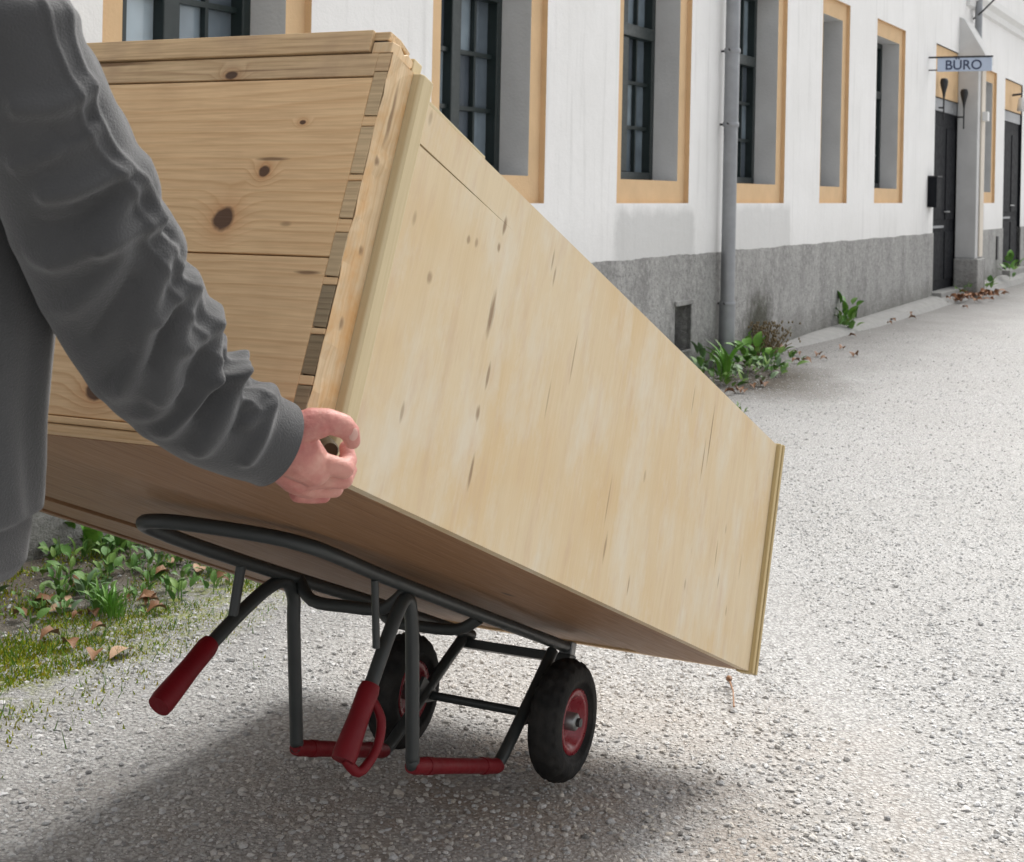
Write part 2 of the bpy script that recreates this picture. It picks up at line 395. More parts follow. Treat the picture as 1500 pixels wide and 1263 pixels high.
M['straw'] = leafmat('dry_straw', (.24, .19, .10), (.16, .11, .06), .8)
def tintmat(name, rough=.9, spec=.2, bmp=0):
    t = NT(name); a = t.node('VertexColor', layer_name='tint').outputs['Color']; c = t.coord()
    kw = dict(base=a, rough=rough, spec=spec)
    if bmp: kw['normal'] = t.bump(t.noise(c, 300, 3), bmp)
    return t.set(**kw)
M['stone'] = tintmat('limestone_chippings', .9, .2, .002)
M['moss'] = tintmat('moss_and_grass', .8, .2)

# ground
t = NT('gravel_ground'); c = t.coord()
sx = t.node('SeparateXYZ', {0: c}).outputs
vo = t.node('TexVoronoi', {'Vector': c, 'Scale': 95.0}, feature='F1').outputs
vo2 = t.node('TexVoronoi', {'Vector': c, 'Scale': 230.0}, feature='F1').outputs
vr = t.node('SeparateColor', {0: vo['Color']}).outputs[0]; vr2 = t.node('SeparateColor', {0: vo2['Color']}).outputs[0]
fines = t.noise(c, 160, 5, .7)
col = t.mix(t.rng(vr, 0, 1), (.42, .415, .405), (.62, .615, .605))
col = t.mix(.45, col, t.mix(vr2, (.35, .345, .34), (.64, .635, .625)))
gap = t.rng(vo['Distance'], .32, .70, 0, .62)
col = t.mix(gap, col, (.20, .195, .188))
col = t.mix(t.rng(fines, .52, .75, 0, .35), col, (.24, .235, .23))
big = t.noise(c, .9, 5, .6)
col = t.mix(t.rng(big, .38, .72, 0, .30), col, (.36, .345, .325))
# wall distance: damp, dirty strip by the foot of the wall
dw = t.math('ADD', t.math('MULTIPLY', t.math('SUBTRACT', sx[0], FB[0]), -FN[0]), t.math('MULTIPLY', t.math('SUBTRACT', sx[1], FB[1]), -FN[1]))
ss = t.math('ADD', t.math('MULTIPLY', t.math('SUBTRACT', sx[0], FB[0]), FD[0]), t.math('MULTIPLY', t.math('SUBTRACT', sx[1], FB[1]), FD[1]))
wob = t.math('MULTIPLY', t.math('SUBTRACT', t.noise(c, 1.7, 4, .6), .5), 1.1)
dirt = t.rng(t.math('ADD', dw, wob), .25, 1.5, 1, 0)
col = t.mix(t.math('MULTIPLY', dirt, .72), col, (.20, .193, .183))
# brownish worn earth where people stop the truck
cx, cy = -.05, 3.3
dd = t.node('VectorMath', {0: t.vmath('MULTIPLY', t.vmath('SUBTRACT', c, (.1, 3.05, 0)), (.9, 1.1, 0))}, operation='LENGTH').outputs['Value']
col = t.mix(t.math('MULTIPLY', t.rng(t.math('ADD', dd, wob), .15, 1.0, 1, 0), t.rng(t.noise(c, 5, 4), .35, .65, .1, .62)), col, (.34, .265, .20))
# moss line along the edge of the verge (left)
md = t.math('ABSOLUTE', t.math('SUBTRACT', t.math('ADD', dw, t.math('MULTIPLY', wob, .3)), .80))
mm = t.math('MULTIPLY', t.rng(md, .02, .32, 1, 0), t.rng(ss, -6.2, -7.0))
mm = t.math('MULTIPLY', mm, t.rng(t.noise(c, 13, 4, .7), .42, .60))
col = t.mix(t.math('MULTIPLY', mm, .85), col, (.25, .28, .04))
soil = t.math('MULTIPLY', t.rng(t.math('ADD', dw, t.math('MULTIPLY', wob, .5)), .40, .85, 1, 0), t.rng(ss, -5.6, -6.6))
col = t.mix(t.math('MULTIPLY', soil, .8), col, (.115, .092, .065))
soil2 = t.node('VectorMath', {0: t.vmath('MULTIPLY', t.vmath('SUBTRACT', c, (1.72, 10.5, 0)), (1.15, .6, 0))}, operation='LENGTH').outputs['Value']
col = t.mix(t.rng(t.math('ADD', soil2, t.math('MULTIPLY', wob, .5)), .3, .85, .85, 0), col, (.085, .07, .052))
hgt = t.math('ADD', t.math('MULTIPLY', t.math('SUBTRACT', 1, vo['Distance']), .7), t.math('MULTIPLY', fines, .4))
M['gravel'] = t.set(base=col, rough=.95, spec=.15, normal=t.bump(hgt, .007, .9, t.bump(vo2['Distance'], -.003, .6)))

#@@SETTING
# ---------------------------------------------------------------- ground: one sheet to the horizon, finer near the camera
xs = np.concatenate([np.linspace(-400, -8, 10)[:-1], np.linspace(-8, 12, 90), np.linspace(12, 400, 10)[1:]])
ys = np.concatenate([np.linspace(-200, -4, 6)[:-1], np.linspace(-4, 30, 150), np.linspace(30, 800, 10)[1:]])
gx, gy = np.meshgrid(xs, ys)
gz = .006 * np.sin(gx * 2.1 + .7 * gy) * np.sin(gy * 1.7 + .3) - .006
gz -= .012 * np.exp(-((gx - .9) / .25) ** 2) * (gy < 9)          # faint wheel track
nx, ny = len(xs), len(ys)
fa = np.array([(j * nx + i, j * nx + i + 1, (j + 1) * nx + i + 1, (j + 1) * nx + i) for j in range(ny - 1) for i in range(nx - 1)])
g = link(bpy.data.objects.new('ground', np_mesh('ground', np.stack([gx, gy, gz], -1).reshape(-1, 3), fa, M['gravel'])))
tag(g, kind='structure')

# loose chippings: one stuff object
def ico():
    p = (1 + 5 ** .5) / 2
    v = np.array([(-1, p, 0), (1, p, 0), (-1, -p, 0), (1, -p, 0), (0, -1, p), (0, 1, p), (0, -1, -p), (0, 1, -p), (p, 0, -1), (p, 0, 1), (-p, 0, -1), (-p, 0, 1)], float)
    f = [(0, 11, 5), (0, 5, 1), (0, 1, 7), (0, 7, 10), (0, 10, 11), (1, 5, 9), (5, 11, 4), (11, 10, 2), (10, 7, 6), (7, 1, 8), (3, 9, 4), (3, 4, 2), (3, 2, 6), (3, 6, 8), (3, 8, 9), (4, 9, 5), (2, 4, 11), (6, 2, 10), (8, 6, 7), (9, 8, 1)]
    return v / np.linalg.norm(v[0]), np.array(f)
def octa():
    return np.array([(1, 0, 0), (-1, 0, 0), (0, 1, 0), (0, -1, 0), (0, 0, 1), (0, 0, -1)], float), np.array([(0, 2, 4), (2, 1, 4), (1, 3, 4), (3, 0, 4), (2, 0, 5), (1, 2, 5), (3, 1, 5), (0, 3, 5)])
def stones(n, ymin, ymax, spread, smin, smax, shape=ico):
    Y = np.sqrt(NR.uniform(ymin ** 2, ymax ** 2, n)); X = NR.uniform(-spread, spread, n) * Y + .02 * Y
    keep = (((X - FB[0]) * FN[0] + (Y - FB[1]) * FN[1]) < -.05) & (NR.rand(n) < np.clip((ymax * 1.02 - Y) / (ymax * .4), 0, 1))
    dwk = -((X - FB[0]) * FN[0] + (Y - FB[1]) * FN[1]); sk = (X - FB[0]) * FD[0] + (Y - FB[1]) * FD[1]
    keep &= ~((sk < -5.7) & (dwk < NR.uniform(.45, 1.0, n)) & (NR.rand(n) < .82))
    X, Y = X[keep], Y[keep]; n = len(X)
    iv, jf = shape(); nv = len(iv)
    S = smin * (smax / smin) ** (NR.rand(n) ** 2.6)
    v = iv[None] * (1 + NR.uniform(-.28, .28, (n, nv, 1)))
    v = v * (NR.uniform(.7, 1.25, (n, 1, 3)) * np.array([1, 1, .62]))
    a = NR.rand(n) * 6.283; ca, sa = np.cos(a)[:, None], np.sin(a)[:, None]
    x = v[..., 0] * ca - v[..., 1] * sa; y = v[..., 0] * sa + v[..., 1] * ca
    v = np.stack([x, y, v[..., 2]], -1) * S[:, None, None]
    zz = .006 * np.sin(X * 2.1 + .7 * Y) * np.sin(Y * 1.7 + .3) - .006 - .012 * np.exp(-((X - .9) / .25) ** 2) * (Y < 9)
    v += np.stack([X, Y, zz + S * NR.uniform(-.15, .35, n)], -1)[:, None]
    c = NR.uniform(.40, .66, n); c[NR.rand(n) < .035] *= .5
    warm = NR.uniform(-.01, .03, n)
    near = np.clip(1 - np.hypot((X - .1) * .9, (Y - 3.05) * 1.1), 0, 1)
    warm = warm + near * .17 * NR.rand(n); c = c * (1 - .22 * near * NR.rand(n))
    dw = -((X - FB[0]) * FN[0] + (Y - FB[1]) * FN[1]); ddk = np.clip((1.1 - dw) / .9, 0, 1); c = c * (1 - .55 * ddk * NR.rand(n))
    col = np.stack([c * (1 + warm * .3), c * (1 - warm * .35), c * (1 - warm * 1.2), np.ones(n)], -1)
    col = np.repeat(col[:, None], nv, 1)
    f = (jf[None] + (np.arange(n) * nv)[:, None, None]).reshape(-1, 3)
    return v.reshape(-1, 3), f, col.reshape(-1, 4)
parts = [stones(50000, 2.2, 4.6, .42, .0022, .0092), stones(60000, 3.8, 7.5, .42, .003, .0085, octa), stones(60000, 5.5, 15, .42, .004, .009, octa), stones(260, 2.2, 6, .42, .008, .013)]
off = 0; vv, ff, cc = [], [], []
for a, b, c_ in parts: vv.append(a); ff.append(b + off); cc.append(c_); off += len(a)
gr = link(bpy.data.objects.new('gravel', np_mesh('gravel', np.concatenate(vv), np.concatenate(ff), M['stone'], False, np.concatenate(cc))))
tag(gr, 'loose pale limestone chippings scattered over the road', 'gravel', kind='stuff')

# concrete footing along the wall (a real ledge 5 to 9 cm high)
m = MB()
st_ = [(.9, .012), (1.6, .03), (2.4, .05), (4, .062), (6, .08), (7.35, .09), (8.7, .10), (10, .11), (14, .15), (20, .17)]
vs, fs = [], []
for i, (s_, h_) in enumerate(st_):
    w_ = .05 + .09 * min(1, i / 3)
    for d_, z_ in ((.06, h_), (-.02 - w_ * .4, h_), (-.05 - w_, h_ * .5), (-.08 - w_ * 1.2, -.02)): vs.append((s_, d_, z_))
for i in range(len(st_) - 1):
    for k in range(3): fs.append((i * 4 + k, i * 4 + k + 1, i * 4 + k + 5, i * 4 + k + 4))
m.add(vs, fs)
ft = m.build('kerb_strip', M['concrete']); ft.matrix_world = FM; tag(ft, kind='structure')

# ---------------------------------------------------------------- long white building
bld = empty('building', FM, 'long white plastered building with ochre framed windows and grey plinth', 'building')
RD = .035                                            # depth of the ochre band behind the plaster face
wins = [(-6.76, -5.48), (-4.45, -3.165), (-2.13, -.85), (.13, 1.41), (2.48, 3.43), (4.5, 5.78)]
ZB, ZT = 1.21, 3.12
WALL0, WALL1, WTOP = -14.0, 9.2, 6.4
def wall(root, s0, s1, z0, z1, holes, mat, name='wall', depth=RD, back=.5):
    ss_ = sorted({s0, s1, *[h for a in holes for h in (a[0], a[1])]}); zs_ = sorted({z0, z1, *[h for a in holes for h in (a[2], a[3])]})
    m = MB()
    for i in range(len(ss_) - 1):
        for j in range(len(zs_) - 1):
            a, b, c_, d_ = ss_[i], ss_[i + 1], zs_[j], zs_[j + 1]
            if any(a >= h[0] - 1e-6 and b <= h[1] + 1e-6 and c_ >= h[2] - 1e-6 and d_ <= h[3] + 1e-6 for h in holes): continue
            m.add([(a, 0, c_), (b, 0, c_), (b, 0, d_), (a, 0, d_)], [(0, 1, 2, 3)])
    m.add([(s0, 0, z0), (s0, back, z0), (s0, back, z1), (s0, 0, z1)], [(0, 1, 2, 3)][::-1])
    m.add([(s1, 0, z0), (s1, back, z0), (s1, back, z1), (s1, 0, z1)], [(3, 2, 1, 0)])
    return m.build(name, mat, root)
DOOR = (7.40, 8.95, .10, 3.14)
holes = [(a, b, ZB, ZT) for a, b in wins] + [DOOR]
wall(bld, WALL0, WALL1, .80, WTOP, [(a, b, c_, d_) if c_ > .80 else (a, b, .80, d_) for a, b, c_, d_ in holes], M['plaster'])
# inner recess faces, each in its own paint
def recess(m, s0, s1, z0, z1, d0, d1, bottom=True):
    m.add([(s0, d0, z0), (s0, d1, z0), (s0, d1, z1), (s0, d0, z1)], [(0, 1, 2, 3)])
    m.add([(s1, d0, z0), (s1, d1, z0), (s1, d1, z1), (s1, d0, z1)], [(3, 2, 1, 0)])
    m.add([(s0, d0, z1), (s0, d1, z1), (s1, d1, z1), (s1, d0, z1)], [(0, 1, 2, 3)])
    if bottom: m.add([(s0, d0, z0), (s0, d1, z0), (s1, d1, z0), (s1, d0, z0)], [(3, 2, 1, 0)])
# plinth, proud of the plaster by 12 mm, with a vent hole
VENT = (-1.10, -.80, .17, .49)
m = MB()
zz = [-.1, VENT[2], VENT[3], .845]; sseg = [WALL0, VENT[0], VENT[1], DOOR[0]]
for i in range(3):
    for j in range(3):
        if i == 1 and j == 1: continue
        a, b, c_, d_ = sseg[i], sseg[i + 1], zz[j], zz[j + 1]
        if j == 2:                                   # hand drawn upper edge of the render
            k_ = max(1, int((b - a) / .07)); e_ = np.linspace(a, b, k_ + 1)
            for q in range(k_):
                z0_, z1_ = [d_ + .006 * math.sin(x * 7.3) * math.sin(x * 2.9 + 1) + .003 * math.sin(x * 41) for x in (e_[q], e_[q + 1])]
                m.add([(e_[q], -.012, c_), (e_[q + 1], -.012, c_), (e_[q + 1], -.012, z1_), (e_[q], -.012, z0_), (e_[q + 1], .001, z1_), (e_[q], .001, z0_)], [(0, 1, 2, 3), (3, 2, 4, 5)])
            continue
        m.add([(a, -.012, c_), (b, -.012, c_), (b, -.012, d_), (a, -.012, d_)], [(0, 1, 2, 3)])
m.add([(DOOR[0], -.012, -.1), (DOOR[0], .3, -.1), (DOOR[0], .3, .845), (DOOR[0], -.012, .845)], [(0, 1, 2, 3)])
recess(m, *VENT, -.012, .20)
m.build('plinth', M['render'], bld)
vf = MB()
vf.box((VENT[0] - .02, -.03, VENT[3]), (VENT[1] + .02, .02, VENT[3] + .035)); vf.box((VENT[1], -.022, VENT[2]), (VENT[1] + .025, .02, VENT[3])); vf.box((VENT[0], -.022, VENT[2] - .02), (VENT[1] + .025, .02, VENT[2]))
v_ = vf.build('vent_frame', M['render'], bld, bevel=.004)
MB().box((VENT[0], .12, VENT[2]), (VENT[1], .18, VENT[3])).build('vent_grille', M['iron'], v_)
# windows
def window(root, s0, s1, z0=ZB, z1=ZT, first=None):
    band = .14; a, b, c_, d_ = s0 + band, s1 - band, z0 + .155, z1 - .16
    D0, D1 = RD, .25
    # frame (root part of the window): outer frame, centre post, transom
    m = MB(); fw_ = .055; mid = (a + b) / 2; zt = c_ + .98
    for x0, x1, y0, y1 in ((a, a + fw_, c_, d_), (b - fw_, b, c_, d_), (a + fw_, b - fw_, c_, c_ + fw_), (a + fw_, b - fw_, d_ - fw_, d_)): m.box((x0, D1 - .03, y0), (x1, D1 + .07, y1))
    m.box((a + fw_, D1 - .045, zt), (b - fw_, D1 + .065, zt + .085))
    m.box((mid - .05, D1 - .02, c_ + fw_), (mid + .05, D1 + .06, zt)); m.box((mid - .04, D1 - .015, zt + .085), (mid + .04, D1 + .055, d_ - fw_))
    win = m.build('window', M['sash'], root, bevel=.006)
    s = MB()                                         # ochre band, lying back in the wall
    for x0, x1, y0, y1 in ((s0, a, z0, z1), (b, s1, z0, z1), (a, b, z0, c_), (a, b, d_, z1)): s.add([(x0, RD, y0), (x1, RD, y0), (x1, RD, y1), (x0, RD, y1)], [(0, 1, 2, 3)])
    recess(s, s0, s1, z0, z1, 0, RD)
    s.build('surround', M['orange'], win)
    r_ = MB(); recess(r_, a, b, c_, d_, RD, D1 + .06); r_.build('reveal', M['reveal'], win)
    mu = MB()
    for x0, x1 in ((a + fw_, mid - .05), (mid + .05, b - fw_)):
        xm = (x0 + x1) / 2
        mu.box((xm - .011, D1 + .005, c_ + fw_), (xm + .011, D1 + .03, zt)); mu.box((xm - .011, D1 + .005, zt + .085), (xm + .011, D1 + .03, d_ - fw_))
        h_ = zt - c_ - fw_
        for k in (1, 2): mu.box((x0, D1 + .003, c_ + fw_ + h_ * k / 3 - .012), (x1, D1 + .028, c_ + fw_ + h_ * k / 3 + .012))
    mu.build('glazing_bar', M['sash'], win)
    for x0, x1 in ((a + fw_, mid - .05), (mid + .05, b - fw_)):
        xm = (x0 + x1) / 2; h_ = zt - c_ - fw_
        for p0, p1 in ((x0, xm), (xm, x1)):
            for k in range(3): MB().box((p0, D1 + .035, c_ + fw_ + h_ * k / 3), (p1, D1 + .041, c_ + fw_ + h_ * (k + 1) / 3)).build('pane', M['glass'], win)
            MB().box((p0, D1 + .035, zt + .085), (p1, D1 + .041, d_ - fw_)).build('pane', M['glass'], win)
    return win
for a, b in wins: window(bld, a, b)
# door niche with ochre lintel board
def door(root, D, panel_z, dd=.085, leaf_split=True):
    s0, s1, z0, z1 = D
    r_ = MB(); recess(r_, s0, s1, z0, panel_z, 0, dd, False); r_.add([(s0, dd, z0), (s1, dd, z0), (s1, 0, z0), (s0, 0, z0)], [(0, 1, 2, 3)])
    fr = r_.build('door_niche', M['door'], root)
    l_ = MB().box((s0 + .002, .02, panel_z), (s1 - .002, .12, z1 - .002)); l_.build('lintel_board', M['orange'], fr, bevel=.004)
    m = MB().box((s0, dd - .04, z0 + .03), (s1, dd + .05, panel_z - .16))
    dl = m.build('door', M['door'], root, bevel=.004)
    p_ = MB()
    for k in range(2):
        x0 = s0 + .12 + k * (s1 - s0) / 2; x1 = x0 + (s1 - s0) / 2 - .24
        for zb, zt in ((z0 + .15, z0 + .75), (z0 + .9, panel_z - .35)):
            p_.box((x0, dd - .052, zb), (x1, dd - .0405, zt))
    p_.build('door_panel', M['door'], dl, bevel=.006)
    MB().box((s0 + .05, dd - .065, z0 + .80), ((s0 + s1) / 2 - .03, dd - .041, z0 + .83)).build('door_rail', M['zinc'], dl)
    MB().tube([((s0 + s1) / 2 + .06, dd - .05, z0 + 1.0), ((s0 + s1) / 2 + .06, dd - .09, z0 + 1.0), ((s0 + s1) / 2 + .17, dd - .09, z0 + 1.0)], .011, 8).build('handle', M['steel'], dl)
    MB().box((s0 + .02, dd - .06, panel_z - .16), (s1 - .02, dd + .05, panel_z - .002)).build('transom', M['zinc'], fr, bevel=.003)
    MB().box((s0 - .0, -.12, z0 - .2), (s1, dd, z0 + .03)).build('threshold', M['concrete'], fr, bevel=.008)
    return dl
door(bld, DOOR, 2.50)
# body of the house behind the facade, eave and roof
MB().box((WALL0, .5, -.1), (WALL1, 7, WTOP)).build('house_body', M['plaster'], bld)
MB().prism([(-.45, WTOP), (.5, WTOP), (.5, WTOP + .25), (-.45, WTOP + .12)], WALL0 - .2, WALL1, (1, 2, 0)).build('eave', M['white_paint'], bld)
MB().prism([(-.5, WTOP + .12), (7.2, WTOP + .12), (3.5, WTOP + 2.6)], WALL0 - .3, WALL1, (1, 2, 0)).build('roof', M['roof'], bld)

# ---------------------------------------------------------------- adjoining building beyond the buttress
b2 = empty('building', FM @ Matrix.Translation((9.2, 0, 0)), 'adjoining pale building with cornice beyond the projecting buttress', 'building')
S2 = 9.2; E2 = 26
d2 = (12.35 - S2, 14.0 - S2, .17, 3.09); w2 = (10.3 - S2, 11.62 - S2)
w3 = (16.2 - S2, 17.5 - S2)
wall(b2, .004, E2 - S2, .83, 6.0, [(*w2, ZB, 3.10), (*w3, ZB, 3.10), (d2[0], d2[1], .83, d2[3])], M['plaster'])
for a, b in (w2, w3): window(b2, a, b, ZB, 3.10)
door(b2, d2, 2.62)
m = MB()
for a, b in ((.004, d2[0]), (d2[1], E2 - S2)): m.box((a, -.012, -.1), (b, .3, .83))
m.build('plinth', M['render'], b2)
MB().box((11.75 - S2, -.03, .38), (11.87 - S2, 0, .72)).build('vent_slot', M['iron'], b2)
MB().prism([(0, 3.80), (-.05, 3.82), (-.06, 3.90), (-.13, 3.95), (-.14, 4.03), (0, 4.06)], .01, E2 - S2, (1, 2, 0)).build('cornice', M['white_paint'], b2)
MB().box((.01, .5, -.1), (E2 - S2, 7, 6.0)).build('house_body', M['plaster'], b2)
MB().prism([(-.4, 6.0), (7.2, 6.0), (3.5, 8.2)], .02, E2 - S2, (1, 2, 0)).build('roof', M['roof'], b2)

# buttress between the two
bt = empty('buttress', FM @ Matrix.Translation((8.86, 0, 0)), 'projecting grey plaster buttress with dark stone foot and sloping cap beside the office door', 'buttress')
MB().prism([(0, -.24), (.42, -.24), (.42, .02), (0, .02)], .50, 3.05).build('shaft', M['reveal'], bt, bevel=.01)
MB().box((-.07, -.29, -.05), (.46, .02, .50)).build('base_stone', M['render'], bt, bevel=.02)
MB().prism([(-.33, 3.02), (.02, 3.02), (.02, 3.62), (-.06, 3.58), (-.33, 3.12)], -.08, .50, (1, 2, 0)).build('cap', M['reveal'], bt, bevel=.01)
MB().box((.16, -.262, .52), (.40, -.243, 2.98)).build('board', M['cream'], bt, bevel=.004)
MB().box((.17, -.33, 2.28), (.30, -.262, 2.40)).build('junction_box', M['white_paint'], bt, bevel=.006)

# downpipes
def downpipe(s, label, z1=6.4, r=.055, kink=False, joints=(.46, 1.80, 2.35, 4.2), foot=.0):
    o = empty('downpipe', FM @ Matrix.Translation((s, -.085, foot)), label, 'drainpipe')
    MB().tube([(0, 0, 0), (0, 0, joints[0] - foot)], r * 1.10, 20).build('foot_pipe', M['zinc'], o)
    zs_ = list(joints) + [z1]
    for i in range(len(zs_) - 1):
        MB().tube([(0, 0, zs_[i] - foot - .02), (0, 0, zs_[i + 1] - foot)], r * (1.0 if i % 2 else .955), 20).build('pipe_section', M['zinc'], o)
    for z in joints[:3]:
        b = MB().lathe([(r * 1.06, -.018), (r * 1.11, -.012), (r * 1.11, .012), (r * 1.06, .018)], Matrix.Translation((0, 0, z - foot)), 20).build('bracket', M['zinc'], o)
        MB().tube([(0, r, z - foot), (0, .10, z - foot)], .008, 8).tube([(-r * 1.1, 0, z - foot), (-r * 1.45, .0, z - foot + .008)], .006, 6).build('bolt', M['iron'], b)
    return o
downpipe(-.22, 'round zinc downpipe between the third and fourth window, its foot among weeds')
downpipe(9.62, 'grey downpipe running down beside the buttress with the office sign', r=.05, joints=(.52, 2.1, 2.75, 4.0), foot=.1)

# sign BÜRO on two arms
sg = empty('sign', FM @ Matrix.Translation((7.0, 0, 2.76)), 'pale blue projecting sign reading BÜRO on two iron arms', 'sign')
sg.matrix_world = FM @ Matrix.Translation((7.0, 0, 2.76))
MB().box((-.012, -.72, .0), (.012, -.10, .16)).build('sign_board', M['sign_blue'], sg, bevel=.003)
MB().box((-.02, -.73, .16), (.02, 0, .178)).build('arm', M['iron'], sg); MB().box((-.015, -.10, .012), (.015, 0, .026)).build('arm', M['iron'], sg)
fc = bpy.data.curves.new('lettering', 'FONT'); fc.body = 'BÜRO'; fc.size = .158; fc.extrude = .0015; fc.align_x = 'CENTER'; fc.offset = .0022
tmp = bpy.data.objects.new('tmp', fc); COL.objects.link(tmp)
dg = bpy.context.evaluated_depsgraph_get(); lm = bpy.data.meshes.new_from_object(tmp.evaluated_get(dg)); bpy.data.objects.remove(tmp)
lm.materials.clear(); lm.materials.append(M['navy'])
lt = link(bpy.data.objects.new('lettering', lm), sg)
lt.matrix_local = Matrix(((0, 0, -1, -.0135), (-1, 0, 0, -.40), (0, 1, 0, .022), (0, 0, 0, 1)))
# mailbox
mb = empty('mailbox', FM @ Matrix.Translation((7.18, 0, 1.16)), 'black wall mailbox with pale side left of the office door', 'mailbox')
MB().box((-.13, -.11, 0), (.12, 0, .36)).build('box', M['door'], mb, bevel=.006)
MB().box((-.13, -.12, .361), (.13, 0, .375)).build('lid', M['iron'], mb); MB().box((.121, -.10, .02), (.127, -.01, .33)).build('side_plate', M['zinc'], mb)
nt = tag(MB().box((0, 0, 0), (.006, .11, .27)).build('notice', M['paper']), 'small white notice fixed on the office door jamb above the mailbox', 'notice')
nt.matrix_world = FM @ Matrix.Translation((7.46, .08, 1.62)); nt.rotation_euler.z += 0
# two torch shaped irons in front of the lintel
def torch(s, d, z, lab):
    o = empty('wall_torch', FM @ Matrix.Translation((s, d, z)), lab, 'wall torch')
    MB().lathe([(.008, -.34), (.010, -.08), (.020, -.01), (.044, .08), (.050, .13), (.038, .165), (.015, .17)], Matrix.Identity(4), 14).build('head', M['iron'], o)
    MB().box((-.009, 0, -.20), (.009, -d, -.18)).build('bracket', M['iron'], o)
torch(7.60, -.06, 2.56, 'black iron wall torch under the left end of the sign'); torch(8.66, -.10, 2.50, 'black iron wall torch right under the sign by the buttress')
# overhead wires at the top right
wv = empty('cable', FM @ Matrix.Translation((10.2, -.3, 3.5)), 'thin dark cable slanting past the buttress pipe at the top', 'cable')
MB().tube([at(1414, 38, 20.2), at(1440, 16, 19.6), at(1462, -6, 19.2)], .012, 6).build('wire', M['iron'], wv, world=True)
wv2 = empty('cable', FM @ Matrix.Translation((14, -.3, 3.8)), 'short dark cable hook on the wall at the upper right corner', 'cable')
MB().tube([at(1490, 12, 23.6), at(1492, 6, 23.6), at(1503, -4, 23.6)], .014, 6).build('wire', M['iron'], wv2, world=True)
lp = empty('wall_lamp', fM := FM @ Matrix.Translation((13.0, -.08, 2.75)), 'small white wall lantern over the far dark door', 'wall lamp')
MB().tube([(0, .08, .12), (0, -.06, .14), (0, -.06, .08)], .018, 8).build('bracket', M['iron'], lp)
MB().lathe([(.0, .09), (.05, .07), (.07, -.12), (.0, -.13)], Matrix.Translation((0, -.06, 0)), 12).build('lamp_shade', M['white_paint'], lp)
#@@CABINET
# ---------------------------------------------------------------- wardrobe carcass on the truck (vertices in its own u, v, w)
cab = empty('wardrobe', CM, 'large old stripped pine wardrobe carcass tilted on the red handled hand truck', 'wardrobe')
BV = .0016
def cbox(name, mat, a, b, bevel=BV, parent=None):
    return MB().box(a, b).build(name, M[mat], parent or cab, bevel=bevel)
TH = .022
# head planks (grain along v); right ends notched for the dovetail pins
PINS = [(.455, .520), (.372, .440), (.310, .362), (.231, .291), (.164, .220), (.103, .155), (.045, .090)]
def head_plank(w0, w1, mat='pine_head', proud=0.0):
    g_ = .0012; w0 += g_; w1 -= g_
    cuts = [(max(a, w0), min(b, w1)) for a, b in PINS if b > w0 and a < w1]
    m = MB(); x0 = -proud
    m.box((x0, .0215, w0), (TH, CW, w1))
    cuts.sort(); z = w0
    for a, b in cuts + [(w1, w1)]:
        if a > z + 1e-4: m.box((x0, .001, z + .0006), (TH, .0215, a - .0006))
        z = b
    return m.build('plank', M[mat], cab, bevel=.0012)
MB().box((-.004, .036, .5502), (TH, CW, CH + CE)).build('plank', M['pine_front'], cab, bevel=.0015); head_plank(.513, .549, 'pine_front', .0005); head_plank(.257, .513); head_plank(.022, .257, proud=.0006)
MB().box((-.006, .02, .012), (TH, CW, .021)).box((-.003, .02, .0005), (TH, CW, .0115)).build('batten', M['pine_head'], cab, bevel=.002)
for i, (a, b) in enumerate(PINS):
    sk = R.uniform(-.003, .003)
    MB().prism([(.0012, a + .0006), (.0208, a + .0009 + abs(sk) * .3), (.0208, b - .0009), (.0012, b - .0006)], -.0004 - .0006 * R.random(), .02, (1, 2, 0)).build('dovetail_pin', M['pine_end' if i in (4, 5, 6) else 'pine_end_pale'], cab, bevel=.0006)
# dark slit frame behind pins so that their joints read
MB().box((.004, .0012, .03), (.021, .0245, .53)).build('joint_backing', M['dark_gap'], cab)
# right hand side: raw edge band where a moulding came off, moulding, panel, top lipping
def rough_band():
    m = MB(); n = 26; vs = []
    rows = [(.0003, 0.0), (.016, -.0012), (.032, .0006), (.060, .0)]
    for i in range(n + 1):
        w = .0005 + (CH + .02) * i / n
        for u_, dv in rows: vs.append((u_, dv + (R.uniform(-.0016, .0016) if 0 < u_ < .06 and 0 < i < n else 0), w))
    k = len(rows)
    fs = [(i * k + j, i * k + j + 1, (i + 1) * k + j + 1, (i + 1) * k + j) for i in range(n) for j in range(k - 1)]
    m.add(vs, fs); b_ = [(vs[i * k][0], .02, vs[i * k][2]) for i in (0, n)] + [(.06, .02, vs[n * k][2]), (.06, .02, vs[0][2])]
    m.add(b_, [(0, 1, 2, 3)])
    m.add([vs[n * k], vs[n * k + k - 1], b_[2], b_[1]], [(0, 1, 2, 3)]); m.add([vs[0], vs[k - 1], b_[3], b_[0]], [(3, 2, 1, 0)])
    return m.build('edge_band', M['pine_edge'], cab)
rough_band()
MB().prism([(.0605, .004), (.0605, -.0115), (.066, -.015), (.090, -.015), (.0985, -.011), (.0985, .004)], -.004, .548, (0, 1, 2)).build('moulding', M['pine_strip'], cab, bevel=.002)
MB().prism([(.0610, .02), (.0610, .0045), (.084, .0045), (.096, .02)], .549, .572, (0, 1, 2)).build('moulding_stub', M['pine_strip'], cab, bevel=.002)
